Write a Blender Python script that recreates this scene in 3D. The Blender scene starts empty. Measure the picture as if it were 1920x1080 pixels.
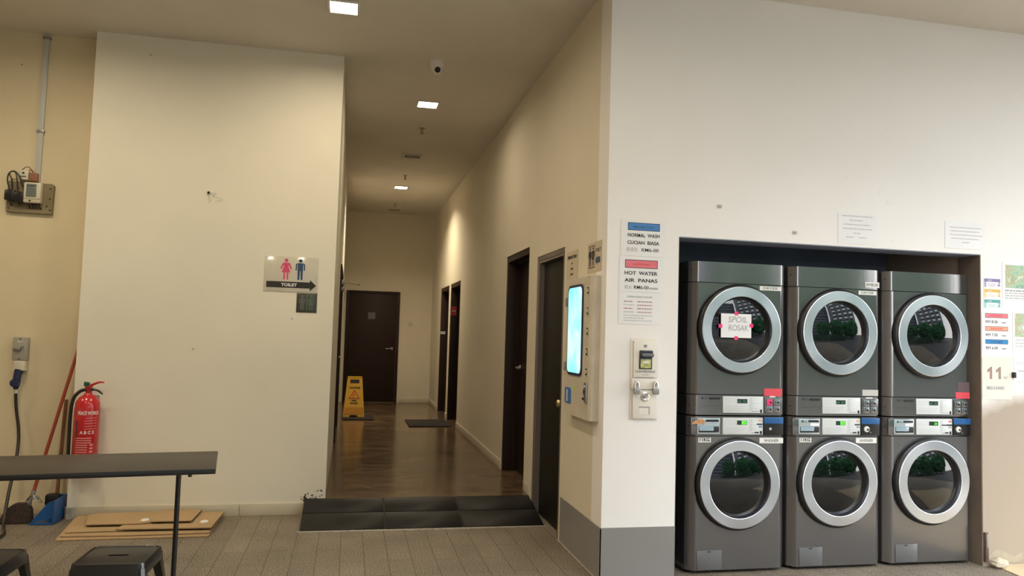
import bpy, bmesh, math, random
from mathutils import Vector, Matrix
random.seed(7)
PI = math.pi
S = bpy.context.scene
COL = S.collection

# ------------------------------------------------------------------ camera
def make_camera():
    yaw, pitch, roll, f = -0.2093, 0.0614, 0.0293, 1419.2
    fw = Vector((math.sin(-yaw)*math.cos(pitch), math.cos(yaw)*math.cos(pitch), math.sin(pitch)))
    r = fw.cross(Vector((0, 0, 1))).normalized(); u = r.cross(fw)
    r2 = r*math.cos(roll) + u*math.sin(roll); u2 = -r*math.sin(roll) + u*math.cos(roll)
    cd = bpy.data.cameras.new('camera'); cam = bpy.data.objects.new('camera', cd); COL.objects.link(cam)
    cam.matrix_world = Matrix(((r2.x, u2.x, -fw.x, 0), (r2.y, u2.y, -fw.y, 0), (r2.z, u2.z, -fw.z, 1.5), (0, 0, 0, 1)))
    cd.sensor_width = 36; cd.lens = f*36/1920; cd.clip_start = .05; cd.clip_end = 500
    S.camera = cam
make_camera()

# ------------------------------------------------------------------ view, world, lights
S.view_settings.view_transform = 'Standard'
S.view_settings.look = 'None'
S.view_settings.gamma = 1
S.view_settings.use_curve_mapping = False
S.view_settings.exposure = -0.1

w = bpy.data.worlds.new('sky'); S.world = w; w.use_nodes = True
nt = w.node_tree; nt.nodes.clear()
out = nt.nodes.new('ShaderNodeOutputWorld'); bg = nt.nodes.new('ShaderNodeBackground')
tc = nt.nodes.new('ShaderNodeTexCoord'); sp = nt.nodes.new('ShaderNodeSeparateXYZ')
rp = nt.nodes.new('ShaderNodeValToRGB')
nt.links.new(tc.outputs['Generated'], sp.inputs[0]); nt.links.new(sp.outputs['Z'], rp.inputs[0])
rp.color_ramp.elements[0].position = 0.0; rp.color_ramp.elements[0].color = (1.0, .99, .97, 1)
rp.color_ramp.elements[1].position = .8; rp.color_ramp.elements[1].color = (.90, .96, 1.0, 1)
nt.links.new(rp.outputs[0], bg.inputs[0]); bg.inputs[1].default_value = 7.6
nt.links.new(bg.outputs[0], out.inputs[0])

WARM = (1.0, .85, .60)
LAMP_W = 30
# square recessed downlights in the ceiling (x, y, watts, label)
LAMPS = [(-.135, 5.42, 20, 'bright square downlight on the ceiling in front of the corridor mouth'),
         (.677, 7.55, 9, 'square downlight on the corridor ceiling beyond the white dome camera'),
         (.71, 12.1, 44, 'glowing downlight deepest in the corridor, lighting the right wall'),
         (-2.3, 5.1, 21, 'square downlight just above the frame over the cardboard pile'), (-2.3, 2.6, 30, 'square downlight overhead left of the camera, behind the stools'), (-.135, 2.6, 30, 'square downlight overhead nearest to the camera'),
         (-4.4, 5.1, 20, 'square downlight farthest left, outside the frame'), (2.2, 2.3, 16, 'square downlight overhead in front of the coin changer wall')]

# ------------------------------------------------------------------ materials
MATS = {}
def mat(name, col, rough=.5, metal=0, noise=0, nscale=8, bump=0, bscale=60, coat=0, spec=None, emit=None, estr=0, sx=1, sy=1, sz=1, alpha=None):
    if name in MATS: return MATS[name]
    m = bpy.data.materials.new(name); m.use_nodes = True; MATS[name] = m
    n = m.node_tree; b = n.nodes['Principled BSDF']
    b.inputs['Base Color'].default_value = (*col, 1); b.inputs['Roughness'].default_value = rough
    b.inputs['Metallic'].default_value = metal
    if coat: b.inputs['Coat Weight'].default_value = coat; b.inputs['Coat Roughness'].default_value = .08
    if spec is not None: b.inputs['Specular IOR Level'].default_value = spec
    if emit: b.inputs['Emission Color'].default_value = (*emit, 1); b.inputs['Emission Strength'].default_value = estr
    if noise or bump:
        t = n.nodes.new('ShaderNodeTexCoord'); mp = n.nodes.new('ShaderNodeMapping')
        n.links.new(t.outputs['Object'], mp.inputs[0]); mp.inputs['Scale'].default_value = (sx, sy, sz)
    if noise:
        nz = n.nodes.new('ShaderNodeTexNoise'); nz.inputs['Scale'].default_value = nscale; nz.inputs['Detail'].default_value = 6
        n.links.new(mp.outputs[0], nz.inputs['Vector'])
        r = n.nodes.new('ShaderNodeValToRGB'); n.links.new(nz.outputs['Fac'], r.inputs[0])
        r.color_ramp.elements[0].position = .3; r.color_ramp.elements[1].position = .7
        r.color_ramp.elements[0].color = (*[c*(1-noise) for c in col], 1); r.color_ramp.elements[1].color = (*[min(1, c*(1+noise*.6)) for c in col], 1)
        n.links.new(r.outputs[0], b.inputs['Base Color'])
    if bump:
        nb = n.nodes.new('ShaderNodeTexNoise'); nb.inputs['Scale'].default_value = bscale; nb.inputs['Detail'].default_value = 4
        n.links.new(mp.outputs[0], nb.inputs['Vector'])
        bp = n.nodes.new('ShaderNodeBump'); bp.inputs['Strength'].default_value = bump; bp.inputs['Distance'].default_value = .003
        n.links.new(nb.outputs['Fac'], bp.inputs['Height']); n.links.new(bp.outputs[0], b.inputs['Normal'])
    return m

def wall_paint(name, col, smudge=.08, stain=(.42, .36, .27), amount=.35):
    """matt wall paint with faint large mottling, small scuffs and a few specks"""
    m = mat(name, col, .75, bump=.15, bscale=180)
    n = m.node_tree; b = n.nodes['Principled BSDF']; L = n.links.new
    t = n.nodes.new('ShaderNodeTexCoord')
    a = n.nodes.new('ShaderNodeTexNoise'); a.inputs['Scale'].default_value = 1.1; a.inputs['Detail'].default_value = 5
    L(t.outputs['Object'], a.inputs['Vector'])
    r = n.nodes.new('ShaderNodeValToRGB'); L(a.outputs['Fac'], r.inputs[0])
    r.color_ramp.elements[0].position = .3; r.color_ramp.elements[1].position = .7
    r.color_ramp.elements[0].color = (*[c*(1-smudge) for c in col], 1); r.color_ramp.elements[1].color = (*col, 1)
    s = n.nodes.new('ShaderNodeTexNoise'); s.inputs['Scale'].default_value = 7; s.inputs['Detail'].default_value = 9; s.inputs['Roughness'].default_value = .7
    L(t.outputs['Object'], s.inputs['Vector'])
    r2 = n.nodes.new('ShaderNodeValToRGB'); L(s.outputs['Fac'], r2.inputs[0])
    r2.color_ramp.elements[0].position = .66; r2.color_ramp.elements[1].position = .82
    r2.color_ramp.elements[0].color = (0, 0, 0, 1); r2.color_ramp.elements[1].color = (amount, amount, amount, 1)
    mx = n.nodes.new('ShaderNodeMix'); mx.data_type = 'RGBA'
    L(r2.outputs[0], mx.inputs[0]); L(r.outputs[0], mx.inputs[6]); mx.inputs[7].default_value = (*stain, 1)
    L(mx.outputs[2], b.inputs['Base Color'])
    return m

M_BLOCK = wall_paint('cream wall paint', (.85, .80, .69))
M_WHITE = wall_paint('white wall paint', (.87, .84, .82), .04)
M_CORR = wall_paint('beige corridor paint', (.74, .67, .54))
M_YEL = wall_paint('yellowed wall paint', (.74, .63, .43), .15)
M_CEIL = mat('ceiling paint', (.68, .63, .55), .8, noise=.05, nscale=1.5, bump=.1, bscale=90)
M_RIGHTW = wall_paint('uneven wall paint', (.80, .73, .66), .12)
M_TRIM = mat('cream skirting tile', (.62, .56, .44), .35, noise=.05, nscale=3)
M_CLAD = mat('grey cladding panel', (.26, .25, .245), .4, noise=.08, nscale=2)
M_GROUT = mat('pale grout', (.45, .42, .36), .9, noise=.3, nscale=30)
M_BLACKP = mat('black rubber', (.012, .012, .013), .55, bump=.2, bscale=200)
M_RAMP = mat('black ramp tile', (.014, .013, .013), .45, spec=.3, noise=.2, nscale=6, bump=.10, bscale=14, sy=4)
M_DOORW = mat('dark wenge wood', (.026, .013, .010), .5, spec=.25, noise=.15, nscale=3, sx=14, sy=14, sz=.7)
M_DOORG = mat('dark charcoal door', (.014, .012, .010), .5, spec=.18, noise=.1, nscale=2)
M_FRAMEG = mat('taupe metal frame', (.20, .165, .15), .35, .4)
M_DARKM = mat('black metal', (.012, .012, .014), .28, .2, coat=.3)
M_TABLE = mat('dark table laminate', (.045, .037, .03), .42, spec=.3, noise=.1, nscale=5)
M_CHROME = mat('chrome', (.85, .83, .80), .28, .85)
M_BRASS = mat('satin brass', (.6, .5, .28), .25, 1)
M_STEELD = mat('dull steel', (.35, .34, .33), .4, .9)
M_MACH = mat('graphite machine metal', (.20, .193, .197), .24, .8, bump=.9, bscale=1.6, coat=.1, sx=3.2, sy=1, sz=.35)
M_GAP = mat('seam black', (.006, .006, .007), .6)
M_GASK = mat('black gasket', (.010, .010, .011), .35)
M_PANELW = mat('light grey panel', (.66, .68, .68), .35)
M_PANELL = mat('panel print grey', (.42, .44, .46), .5)
M_LCD = mat('dark green lcd', (.02, .045, .035), .2)
M_LCDON = mat('lit green digits', (.1, .5, .05), .3, emit=(.15, .95, .08), estr=1.0)
M_LCDDIM = mat('dim green digits', (.07, .16, .09), .3, emit=(.15, .5, .2), estr=.12)
M_BLUEP = mat('blue strip', (.015, .10, .30), .35)
M_INK = mat('black ink', (.02, .02, .025), .6)
M_INKG = mat('grey ink', (.33, .33, .35), .6)
M_INKL = mat('faint ink', (.52, .50, .50), .6)
M_INKB = mat('brown ink', (.33, .22, .17), .6)
M_PAPER = mat('white paper', (.82, .81, .82), .6, noise=.02, nscale=6)
M_PAPERG = mat('grey paper', (.52, .50, .47), .6)
M_LABEL = mat('white label', (.78, .77, .74), .5)
M_RED = mat('red sticker', (.72, .07, .10), .5)
M_PINKT = mat('pink tape', (.85, .04, .18), .45)
M_BLUE = mat('sign blue', (.06, .22, .55), .5)
M_SALM = mat('sign red', (.75, .18, .22), .5)
M_PINK = mat('sign pink', (.72, .08, .20), .45)
M_NAVY = mat('sign navy', (.03, .07, .16), .45)
M_DRUM = mat('drum steel', (.16, .16, .17), .35, .8)
M_BEIGEP = mat('beige plastic', (.62, .56, .46), .45, noise=.08, nscale=9)
M_IVORY = mat('ivory plastic', (.62, .57, .45), .4)
M_BOARD = mat('khaki board', (.24, .19, .11), .7, noise=.15, nscale=12)
M_WIRE = mat('brown wire', (.08, .035, .03), .5)
M_CABLE = mat('black cable', (.02, .015, .014), .4)
M_NAVYP = mat('navy plastic', (.012, .02, .07), .35)
M_BOXW = mat('painted box metal', (.78, .73, .66), .35, noise=.03, nscale=10)
M_EXTR = mat('extinguisher red', (.55, .012, .02), .25, coat=.5)
M_GREENP = mat('dark green valve', (.01, .12, .07), .4)
M_REDW = mat('red broom handle', (.34, .045, .02), .45, noise=.2, nscale=10)
M_WOOD = mat('brown stick wood', (.19, .075, .035), .6, noise=.3, nscale=12)
M_BLUEPL = mat('blue plastic', (.01, .09, .30), .4)
M_BRIST = mat('brown bristles', (.055, .035, .03), .9, noise=.5, nscale=60)
M_YELP = mat('yellow plastic', (.72, .42, .03), .4)
M_ORNG = mat('orange plastic', (.62, .28, .02), .45)
M_MAT = mat('dark doormat', (.022, .018, .015), .95, noise=.4, nscale=80, bump=.6, bscale=200)
M_WPLAS = mat('white plastic', (.75, .73, .70), .35)
M_YLW = mat('yellow green glass', (.55, .55, .22), .25, noise=.5, nscale=40)
M_SILV = mat('silver drawer face', (.50, .56, .60), .22, .35)

def card_mat():
    m = mat('corrugated cardboard', (.47, .325, .175), .8, noise=.10, nscale=4, bump=.1, bscale=30)
    return m
M_CARD = card_mat()
M_CARDGAP = mat('cardboard edge and gap shade', (.20, .12, .06), .9, noise=.4, nscale=90)
M_OLDPAPER = mat('yellowed notice', (.60, .51, .38), .6, noise=.05, nscale=9)

def granite_tiles():
    m = bpy.data.materials.new('speckled granite tiles'); m.use_nodes = True
    n = m.node_tree; b = n.nodes['Principled BSDF']; L = n.links.new
    t = n.nodes.new('ShaderNodeTexCoord')
    v = n.nodes.new('ShaderNodeTexNoise'); v.inputs['Scale'].default_value = 120; v.inputs['Detail'].default_value = 4
    L(t.outputs['Object'], v.inputs['Vector'])
    r = n.nodes.new('ShaderNodeValToRGB'); L(v.outputs['Fac'], r.inputs[0])
    e = r.color_ramp.elements; e[0].position = .36; e[0].color = (.06, .046, .036, 1); e[1].position = .64; e[1].color = (.42, .365, .29, 1)
    x = e.new(.5); x.color = (.235, .20, .16, 1)
    lo = n.nodes.new('ShaderNodeTexNoise'); lo.inputs['Scale'].default_value = 2.2; lo.inputs['Detail'].default_value = 5
    L(t.outputs['Object'], lo.inputs['Vector'])
    mp = n.nodes.new('ShaderNodeMapping'); mp.inputs['Rotation'].default_value = (0, 0, PI/2); L(t.outputs['Object'], mp.inputs[0])
    br = n.nodes.new('ShaderNodeTexBrick'); L(mp.outputs[0], br.inputs['Vector'])
    br.inputs['Scale'].default_value = 1; br.inputs['Brick Width'].default_value = .60; br.inputs['Row Height'].default_value = .155
    br.inputs['Mortar Size'].default_value = .0022; br.inputs['Mortar Smooth'].default_value = .3; br.offset = .5
    br.inputs['Color1'].default_value = (1, .98, .95, 1); br.inputs['Color2'].default_value = (.86, .84, .82, 1); br.inputs['Mortar'].default_value = (.22, .19, .17, 1)
    mu = n.nodes.new('ShaderNodeMix'); mu.data_type = 'RGBA'; mu.blend_type = 'MULTIPLY'; mu.inputs[0].default_value = 1
    L(r.outputs[0], mu.inputs[6]); L(br.outputs['Color'], mu.inputs[7])
    mr = n.nodes.new('ShaderNodeMapRange'); L(lo.outputs['Fac'], mr.inputs[0]); mr.inputs[1].default_value = .3; mr.inputs[2].default_value = .7; mr.inputs[3].default_value = .8; mr.inputs[4].default_value = 1.12
    mu2 = n.nodes.new('ShaderNodeMix'); mu2.data_type = 'RGBA'; mu2.blend_type = 'MULTIPLY'; mu2.inputs[0].default_value = 1
    L(mu.outputs[2], mu2.inputs[6]); L(mr.outputs[0], mu2.inputs[7])
    L(mu2.outputs[2], b.inputs['Base Color']); b.inputs['Roughness'].default_value = .55
    bp = n.nodes.new('ShaderNodeBump'); bp.inputs['Strength'].default_value = .25; bp.inputs['Distance'].default_value = .002
    L(v.outputs['Fac'], bp.inputs['Height']); L(bp.outputs[0], b.inputs['Normal'])
    return m
M_FLOOR = granite_tiles()

def marble_tiles():
    m = bpy.data.materials.new('polished brown marble tiles'); m.use_nodes = True
    n = m.node_tree; b = n.nodes['Principled BSDF']; L = n.links.new
    t = n.nodes.new('ShaderNodeTexCoord')
    br = n.nodes.new('ShaderNodeTexBrick'); L(t.outputs['Object'], br.inputs['Vector'])
    br.inputs['Scale'].default_value = 1; br.inputs['Brick Width'].default_value = .6; br.inputs['Row Height'].default_value = .6; br.offset = 0
    br.inputs['Mortar Size'].default_value = .0015; br.inputs['Bias'].default_value = 0
    br.inputs['Color1'].default_value = (.135, .088, .052, 1); br.inputs['Color2'].default_value = (.105, .066, .040, 1); br.inputs['Mortar'].default_value = (.07, .05, .035, 1)
    a = n.nodes.new('ShaderNodeTexNoise'); a.inputs['Scale'].default_value = 3.5; a.inputs['Detail'].default_value = 8; a.inputs['Distortion'].default_value = 1.2
    mp = n.nodes.new('ShaderNodeMapping'); mp.inputs['Scale'].default_value = (1, 2.4, 1); L(t.outputs['Object'], mp.inputs[0]); L(mp.outputs[0], a.inputs['Vector'])
    mr = n.nodes.new('ShaderNodeMapRange'); L(a.outputs['Fac'], mr.inputs[0]); mr.inputs[1].default_value = .3; mr.inputs[2].default_value = .72; mr.inputs[3].default_value = .45; mr.inputs[4].default_value = 1.7
    mu = n.nodes.new('ShaderNodeMix'); mu.data_type = 'RGBA'; mu.blend_type = 'MULTIPLY'; mu.inputs[0].default_value = 1
    L(br.outputs['Color'], mu.inputs[6]); L(mr.outputs[0], mu.inputs[7]); L(mu.outputs[2], b.inputs['Base Color'])
    b.inputs['Roughness'].default_value = .2; b.inputs['Specular IOR Level'].default_value = .4
    return m
M_MARB = marble_tiles()

def brushed_ring():
    m = bpy.data.materials.new('brushed steel ring'); m.use_nodes = True
    n = m.node_tree; b = n.nodes['Principled BSDF']
    b.inputs['Base Color'].default_value = (.60, .62, .68, 1); b.inputs['Metallic'].default_value = 1; b.inputs['Roughness'].default_value = .33
    b.inputs['Anisotropic'].default_value = .75
    tg = n.nodes.new('ShaderNodeTangent'); tg.direction_type = 'RADIAL'; tg.axis = 'Y'
    n.links.new(tg.outputs[0], b.inputs['Tangent'])
    return m
M_RING = brushed_ring()

def door_glass():
    m = bpy.data.materials.new('smoked door glass'); m.use_nodes = True
    n = m.node_tree; n.nodes.clear(); L = n.links.new
    o = n.nodes.new('ShaderNodeOutputMaterial'); mx = n.nodes.new('ShaderNodeMixShader')
    tr = n.nodes.new('ShaderNodeBsdfTransparent'); tr.inputs[0].default_value = (.30, .32, .34, 1)
    gl = n.nodes.new('ShaderNodeBsdfGlossy'); gl.inputs['Roughness'].default_value = .01; gl.inputs[0].default_value = (1, 1, 1, 1)
    fr = n.nodes.new('ShaderNodeFresnel'); fr.inputs[0].default_value = 1.6
    L(fr.outputs[0], mx.inputs[0]); L(tr.outputs[0], mx.inputs[1]); L(gl.outputs[0], mx.inputs[2]); L(mx.outputs[0], o.inputs[0])
    return m
M_GLASS = door_glass()

def cyan_screen():
    m = bpy.data.materials.new('lit cyan display'); m.use_nodes = True
    n = m.node_tree; b = n.nodes['Principled BSDF']; L = n.links.new
    t = n.nodes.new('ShaderNodeTexCoord'); a = n.nodes.new('ShaderNodeTexNoise'); a.inputs['Scale'].default_value = 5; a.inputs['Detail'].default_value = 3
    L(t.outputs['Object'], a.inputs['Vector'])
    r = n.nodes.new('ShaderNodeValToRGB'); L(a.outputs['Fac'], r.inputs[0])
    r.color_ramp.elements[0].position = .35; r.color_ramp.elements[0].color = (.18, .78, .85, 1)
    r.color_ramp.elements[1].position = .62; r.color_ramp.elements[1].color = (.72, 1, 1, 1)
    L(r.outputs[0], b.inputs['Emission Color']); b.inputs['Emission Strength'].default_value = 1.15; b.inputs['Base Color'].default_value = (.2, .3, .3, 1)
    return m
M_SCREEN = cyan_screen()

def photo_print():
    m = bpy.data.materials.new('printed green photograph'); m.use_nodes = True
    n = m.node_tree; b = n.nodes['Principled BSDF']; L = n.links.new
    t = n.nodes.new('ShaderNodeTexCoord'); a = n.nodes.new('ShaderNodeTexNoise'); a.inputs['Scale'].default_value = 14; a.inputs['Detail'].default_value = 3; a.inputs['Distortion'].default_value = 1
    L(t.outputs['Object'], a.inputs['Vector'])
    r = n.nodes.new('ShaderNodeValToRGB'); L(a.outputs['Fac'], r.inputs[0]); e = r.color_ramp.elements
    e[0].position = .3; e[0].color = (.20, .34, .26, 1); e[1].position = .7; e[1].color = (.62, .78, .72, 1)
    x = e.new(.45); x.color = (.38, .56, .40, 1); x = e.new(.56); x.color = (.45, .40, .22, 1)
    L(r.outputs[0], b.inputs['Base Color']); b.inputs['Roughness'].default_value = .4
    return m
M_PHOTO = photo_print()
M_LAMPF = mat('lamp diffuser', (1, 1, 1), .5, emit=(1, .88, .66), estr=14)

# ------------------------------------------------------------------ mesh builder
class MB:
    def __init__(s): s.bm = bmesh.new(); s.mats = []
    def mi(s, m):
        if m not in s.mats: s.mats.append(m)
        return s.mats.index(m)
    def merge(s, t, m, M=None):
        i = s.mi(m)
        if M is not None: bmesh.ops.transform(t, matrix=M, verts=t.verts)
        vm = {v: s.bm.verts.new(v.co) for v in t.verts}
        for f in t.faces:
            try: g = s.bm.faces.new([vm[v] for v in f.verts]); g.material_index = i; g.smooth = True
            except ValueError: pass
        t.free()
    def box(s, x0, x1, y0, y1, z0, z1, m, bev=0, M=None, seg=2):
        t = bmesh.new(); bmesh.ops.create_cube(t, size=1)
        for v in t.verts: v.co = Vector(((x0+x1)/2+v.co.x*(x1-x0), (y0+y1)/2+v.co.y*(y1-y0), (z0+z1)/2+v.co.z*(z1-z0)))
        if bev: bmesh.ops.bevel(t, geom=list(t.edges), offset=bev, segments=seg, affect='EDGES', profile=.5)
        s.merge(t, m, M); return s
    def prism(s, pts, y0, y1, m, M=None, bev=0):
        """outline pts (x, z) extruded from y0 to y1"""
        t = bmesh.new(); a = [t.verts.new((p[0], y0, p[1])) for p in pts]; b = [t.verts.new((p[0], y1, p[1])) for p in pts]
        n = len(pts); t.faces.new(a); t.faces.new(b[::-1])
        for k in range(n): t.faces.new((a[k], b[k], b[(k+1) % n], a[(k+1) % n]))
        bmesh.ops.recalc_face_normals(t, faces=t.faces)
        if bev: bmesh.ops.bevel(t, geom=[e for e in t.edges], offset=bev, segments=2, affect='EDGES')
        s.merge(t, m, M); return s
    def slab(s, pts, z0, z1, m, M=None):
        """plan outline pts (x, y) extruded from z0 to z1"""
        t = bmesh.new(); a = [t.verts.new((p[0], p[1], z0)) for p in pts]; b = [t.verts.new((p[0], p[1], z1)) for p in pts]
        n = len(pts); t.faces.new(a[::-1]); t.faces.new(b)
        for k in range(n): t.faces.new((a[k], a[(k+1) % n], b[(k+1) % n], b[k]))
        bmesh.ops.recalc_face_normals(t, faces=t.faces)
        s.merge(t, m, M); return s
    def tube(s, pts, r, m, n=10, smooth=0, cap=True):
        pts = [Vector(p) for p in pts]
        rs = list(r) if isinstance(r, (list, tuple)) else [r]*len(pts)
        for _ in range(smooth):
            q, qr = [pts[0]], [rs[0]]
            for k in range(len(pts)-1):
                a, b = pts[k], pts[k+1]; q += [a.lerp(b, .25), a.lerp(b, .75)]; qr += [rs[k]*.75+rs[k+1]*.25, rs[k]*.25+rs[k+1]*.75]
            pts = q+[pts[-1]]; rs = qr+[rs[-1]]
        t = bmesh.new(); rings = []; up = None
        for k, p in enumerate(pts):
            d = (pts[min(k+1, len(pts)-1)]-pts[max(k-1, 0)]).normalized()
            if up is None:
                up = Vector((0, 0, 1)) if abs(d.z) < .9 else Vector((1, 0, 0))
            u = (up-d*up.dot(d)).normalized(); up = u; v = d.cross(u)
            rings.append([t.verts.new(p+u*rs[k]*math.cos(2*PI*j/n)+v*rs[k]*math.sin(2*PI*j/n)) for j in range(n)])
        for a, b in zip(rings, rings[1:]):
            for j in range(n): t.faces.new((a[j], a[(j+1) % n], b[(j+1) % n], b[j]))
        if cap: t.faces.new(rings[0][::-1]); t.faces.new(rings[-1])
        bmesh.ops.recalc_face_normals(t, faces=t.faces)
        s.merge(t, m); return s
    def cyl(s, p0, p1, r, m, n=24, r1=None):
        return s.tube([p0, p1], [r, r if r1 is None else r1], m, n)
    def lathe(s, prof, m, M=None, n=64, axis='Y'):
        """prof = [(radius, height along axis)]"""
        t = bmesh.new(); rings = []
        for r, h in prof:
            if r < 1e-6:
                rings.append([t.verts.new((0, h, 0) if axis == 'Y' else (0, 0, h))]); continue
            ring = []
            for j in range(n):
                a = 2*PI*j/n; c, d = r*math.cos(a), r*math.sin(a)
                ring.append(t.verts.new((c, h, d) if axis == 'Y' else (c, d, h)))
            rings.append(ring)
        for a, b in zip(rings, rings[1:]):
            for j in range(n):
                k = (j+1) % n
                if len(a) == 1 and len(b) == 1: continue
                if len(a) == 1: t.faces.new((a[0], b[k], b[j]))
                elif len(b) == 1: t.faces.new((a[j], a[k], b[0]))
                else: t.faces.new((a[j], a[k], b[k], b[j]))
        bmesh.ops.recalc_face_normals(t, faces=t.faces)
        s.merge(t, m, M); return s
    def text(s, st, x, z, size, m, y=-.001, align='CENTER', width=None, bold=0, M=None, italic=0, depth=.0003):
        """lettering facing -Y, baseline centre at (x, z); width squeezes or stretches it to fit"""
        cu = bpy.data.curves.new('txt', 'FONT'); cu.body = st; cu.size = size; cu.align_x = align; cu.extrude = depth; cu.offset = bold; cu.shear = italic
        cu.resolution_u = 3
        o = bpy.data.objects.new('txt', cu); COL.objects.link(o)
        bpy.context.view_layer.update()
        me = bpy.data.meshes.new_from_object(o.evaluated_get(bpy.context.evaluated_depsgraph_get()))
        t = bmesh.new(); t.from_mesh(me)
        if width and t.verts:
            xs = [v.co.x for v in t.verts]; k = width/max(1e-6, max(xs)-min(xs)); mid = (max(xs)+min(xs))/2 if align == 'CENTER' else 0
            for v in t.verts: v.co.x = (v.co.x-mid)*k
        bmesh.ops.transform(t, matrix=Matrix.Translation((x, y, z)) @ Matrix.Rotation(PI/2, 4, 'X'), verts=t.verts)
        bpy.data.objects.remove(o); bpy.data.curves.remove(cu); bpy.data.meshes.remove(me)
        s.merge(t, m, M); return s
    def line(s, x0, x1, z, h, m, y=-.001):
        """one line of print too small to read"""
        rnd = random.Random(int(x0*1e4)+int(z*1e4)); x = x0
        while x < x1:
            l = min(x1-x, rnd.uniform(.006, .02)*max(1, h/.004)); s.box(x, x+l, y, y+.0005, z, z+h, m); x += l+h*.6
        return s
    def build(s, name, parent=None, loc=None, sharp=40):
        me = bpy.data.meshes.new(name)
        for m in s.mats: me.materials.append(m)
        s.bm.to_mesh(me); s.bm.free()
        me.set_sharp_from_angle(angle=math.radians(sharp))
        o = bpy.data.objects.new(name, me); COL.objects.link(o)
        if parent: o.parent = parent
        if loc: o.location = loc
        return o

def struct(o):
    o['kind'] = 'structure'; return o
def tag(o, label, cat, group=None):
    o['label'] = label; o['category'] = cat
    if group: o['group'] = group
    return o
def thing(name, label, cat, loc=(0, 0, 0), rz=0, group=None):
    o = bpy.data.objects.new(name, None); COL.objects.link(o); o.location = loc; o.rotation_euler = (0, 0, rz); o.empty_display_size = .1
    return tag(o, label, cat, group)
def setup(name, loc=(0, 0, 0), rz=0):
    o = bpy.data.objects.new(name, None); COL.objects.link(o); o.location = loc; o.rotation_euler = (0, 0, rz); o.empty_display_size = .1
    return struct(o)
def copy_tree(o, parent=None):
    c = o.copy(); COL.objects.link(c)
    if parent: c.parent = parent
    for ch in o.children: copy_tree(ch, c)
    return c
def rot_to(p, ang, axis='Y'):
    return Matrix.Translation(p) @ Matrix.Rotation(ang, 4, axis)

def patched_shade():
    """white paint above, pinkish plaster tone with painted-in shade and a ragged edge below about 1.1 m"""
    m = wall_paint('white paint over shaded plaster tone', (.87, .84, .82), .04); n = m.node_tree; L = n.links.new; b = n.nodes['Principled BSDF']
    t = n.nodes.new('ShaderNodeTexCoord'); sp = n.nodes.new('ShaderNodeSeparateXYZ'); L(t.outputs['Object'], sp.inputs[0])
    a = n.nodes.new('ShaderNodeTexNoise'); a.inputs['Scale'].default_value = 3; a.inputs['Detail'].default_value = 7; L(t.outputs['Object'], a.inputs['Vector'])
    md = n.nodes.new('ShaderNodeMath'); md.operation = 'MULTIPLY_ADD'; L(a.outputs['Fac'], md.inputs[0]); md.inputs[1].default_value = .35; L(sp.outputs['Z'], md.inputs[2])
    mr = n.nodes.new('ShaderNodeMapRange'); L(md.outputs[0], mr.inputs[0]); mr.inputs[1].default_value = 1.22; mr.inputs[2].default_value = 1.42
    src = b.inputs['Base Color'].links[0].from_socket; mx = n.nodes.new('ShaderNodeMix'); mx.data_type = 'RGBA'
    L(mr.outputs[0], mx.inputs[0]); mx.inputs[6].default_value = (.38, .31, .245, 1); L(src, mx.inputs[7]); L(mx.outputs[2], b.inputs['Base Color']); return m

# ------------------------------------------------------------------ the room
XR, XL, XLL, Y1, Y2, Y3, YB, H, HR = 1.5665, -.138, -2.05, 6.427, 4.525, 6.618, 14.93, 3.8, .12
XO0, XO1, ZO = 2.053, 4.345, 2.163

g = MB(); g.box(-7, 7.5, -3.5, 7.2, -.15, 0, M_FLOOR); struct(g.build('floor'))
g = MB(); g.box(XL-.01, XR+.2, 6.41, YB+.1, -.1, HR, M_MARB); struct(g.build('floor_corridor'))
g = MB(); g.box(-7, 2.7, -3.5, 15.2, H, H+.25, M_CEIL); g.box(2.7, 7.5, 2.5, 7.2, H, H+.25, M_CEIL); struct(g.build('ceiling'))  # right part ends early out of view, shaped to let daylight in
# block on the left of the corridor; its right flank is the corridor's left wall, with a door recess
D0, D1, DZ = 9.5, 11.3, 2.30
g = MB()
g.box(XLL, XL, Y1, D0, 0, H, M_BLOCK); g.box(XLL, XL, D1, YB+.1, 0, H, M_BLOCK); g.box(XLL, XL, D0, D1, DZ, H, M_BLOCK); g.box(XLL, XL-.06, D0, D1, 0, DZ, M_BLOCK)
struct(g.build('wall_left'))
g = MB(); g.box(-7.1, XLL, Y3, Y3+.2, 0, H, M_YEL); struct(g.build('wall_far_left'))
g = MB(); g.box(XL, XR, YB, YB+.15, HR, H, M_CORR); struct(g.build('wall_back'))
# right corridor wall, cut for its doors
RD = [(5.485, 6.345, 0, 2.175), (6.65, 7.69, HR, 2.30), (11.05, 12.15, HR, 2.28), (12.36, 13.48, HR, 2.28)]
g = MB(); WX = XR+.30; ys = Y2+.20
for a, b, z0, z1 in RD:
    off = 0 if ys < 6.4 else .008
    g.box(XR+off, WX, ys, a, 0, H, M_CORR if ys > 4.8 else M_CORR); g.box(XR+off, WX, a, b, z1, H, M_CORR); ys = b
    g.box(XR+.16, WX, a, b, 0, z1, M_CORR)
g.box(XR+.008, WX, ys, YB+.1, 0, H, M_CORR)
struct(g.build('wall_right'))
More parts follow.
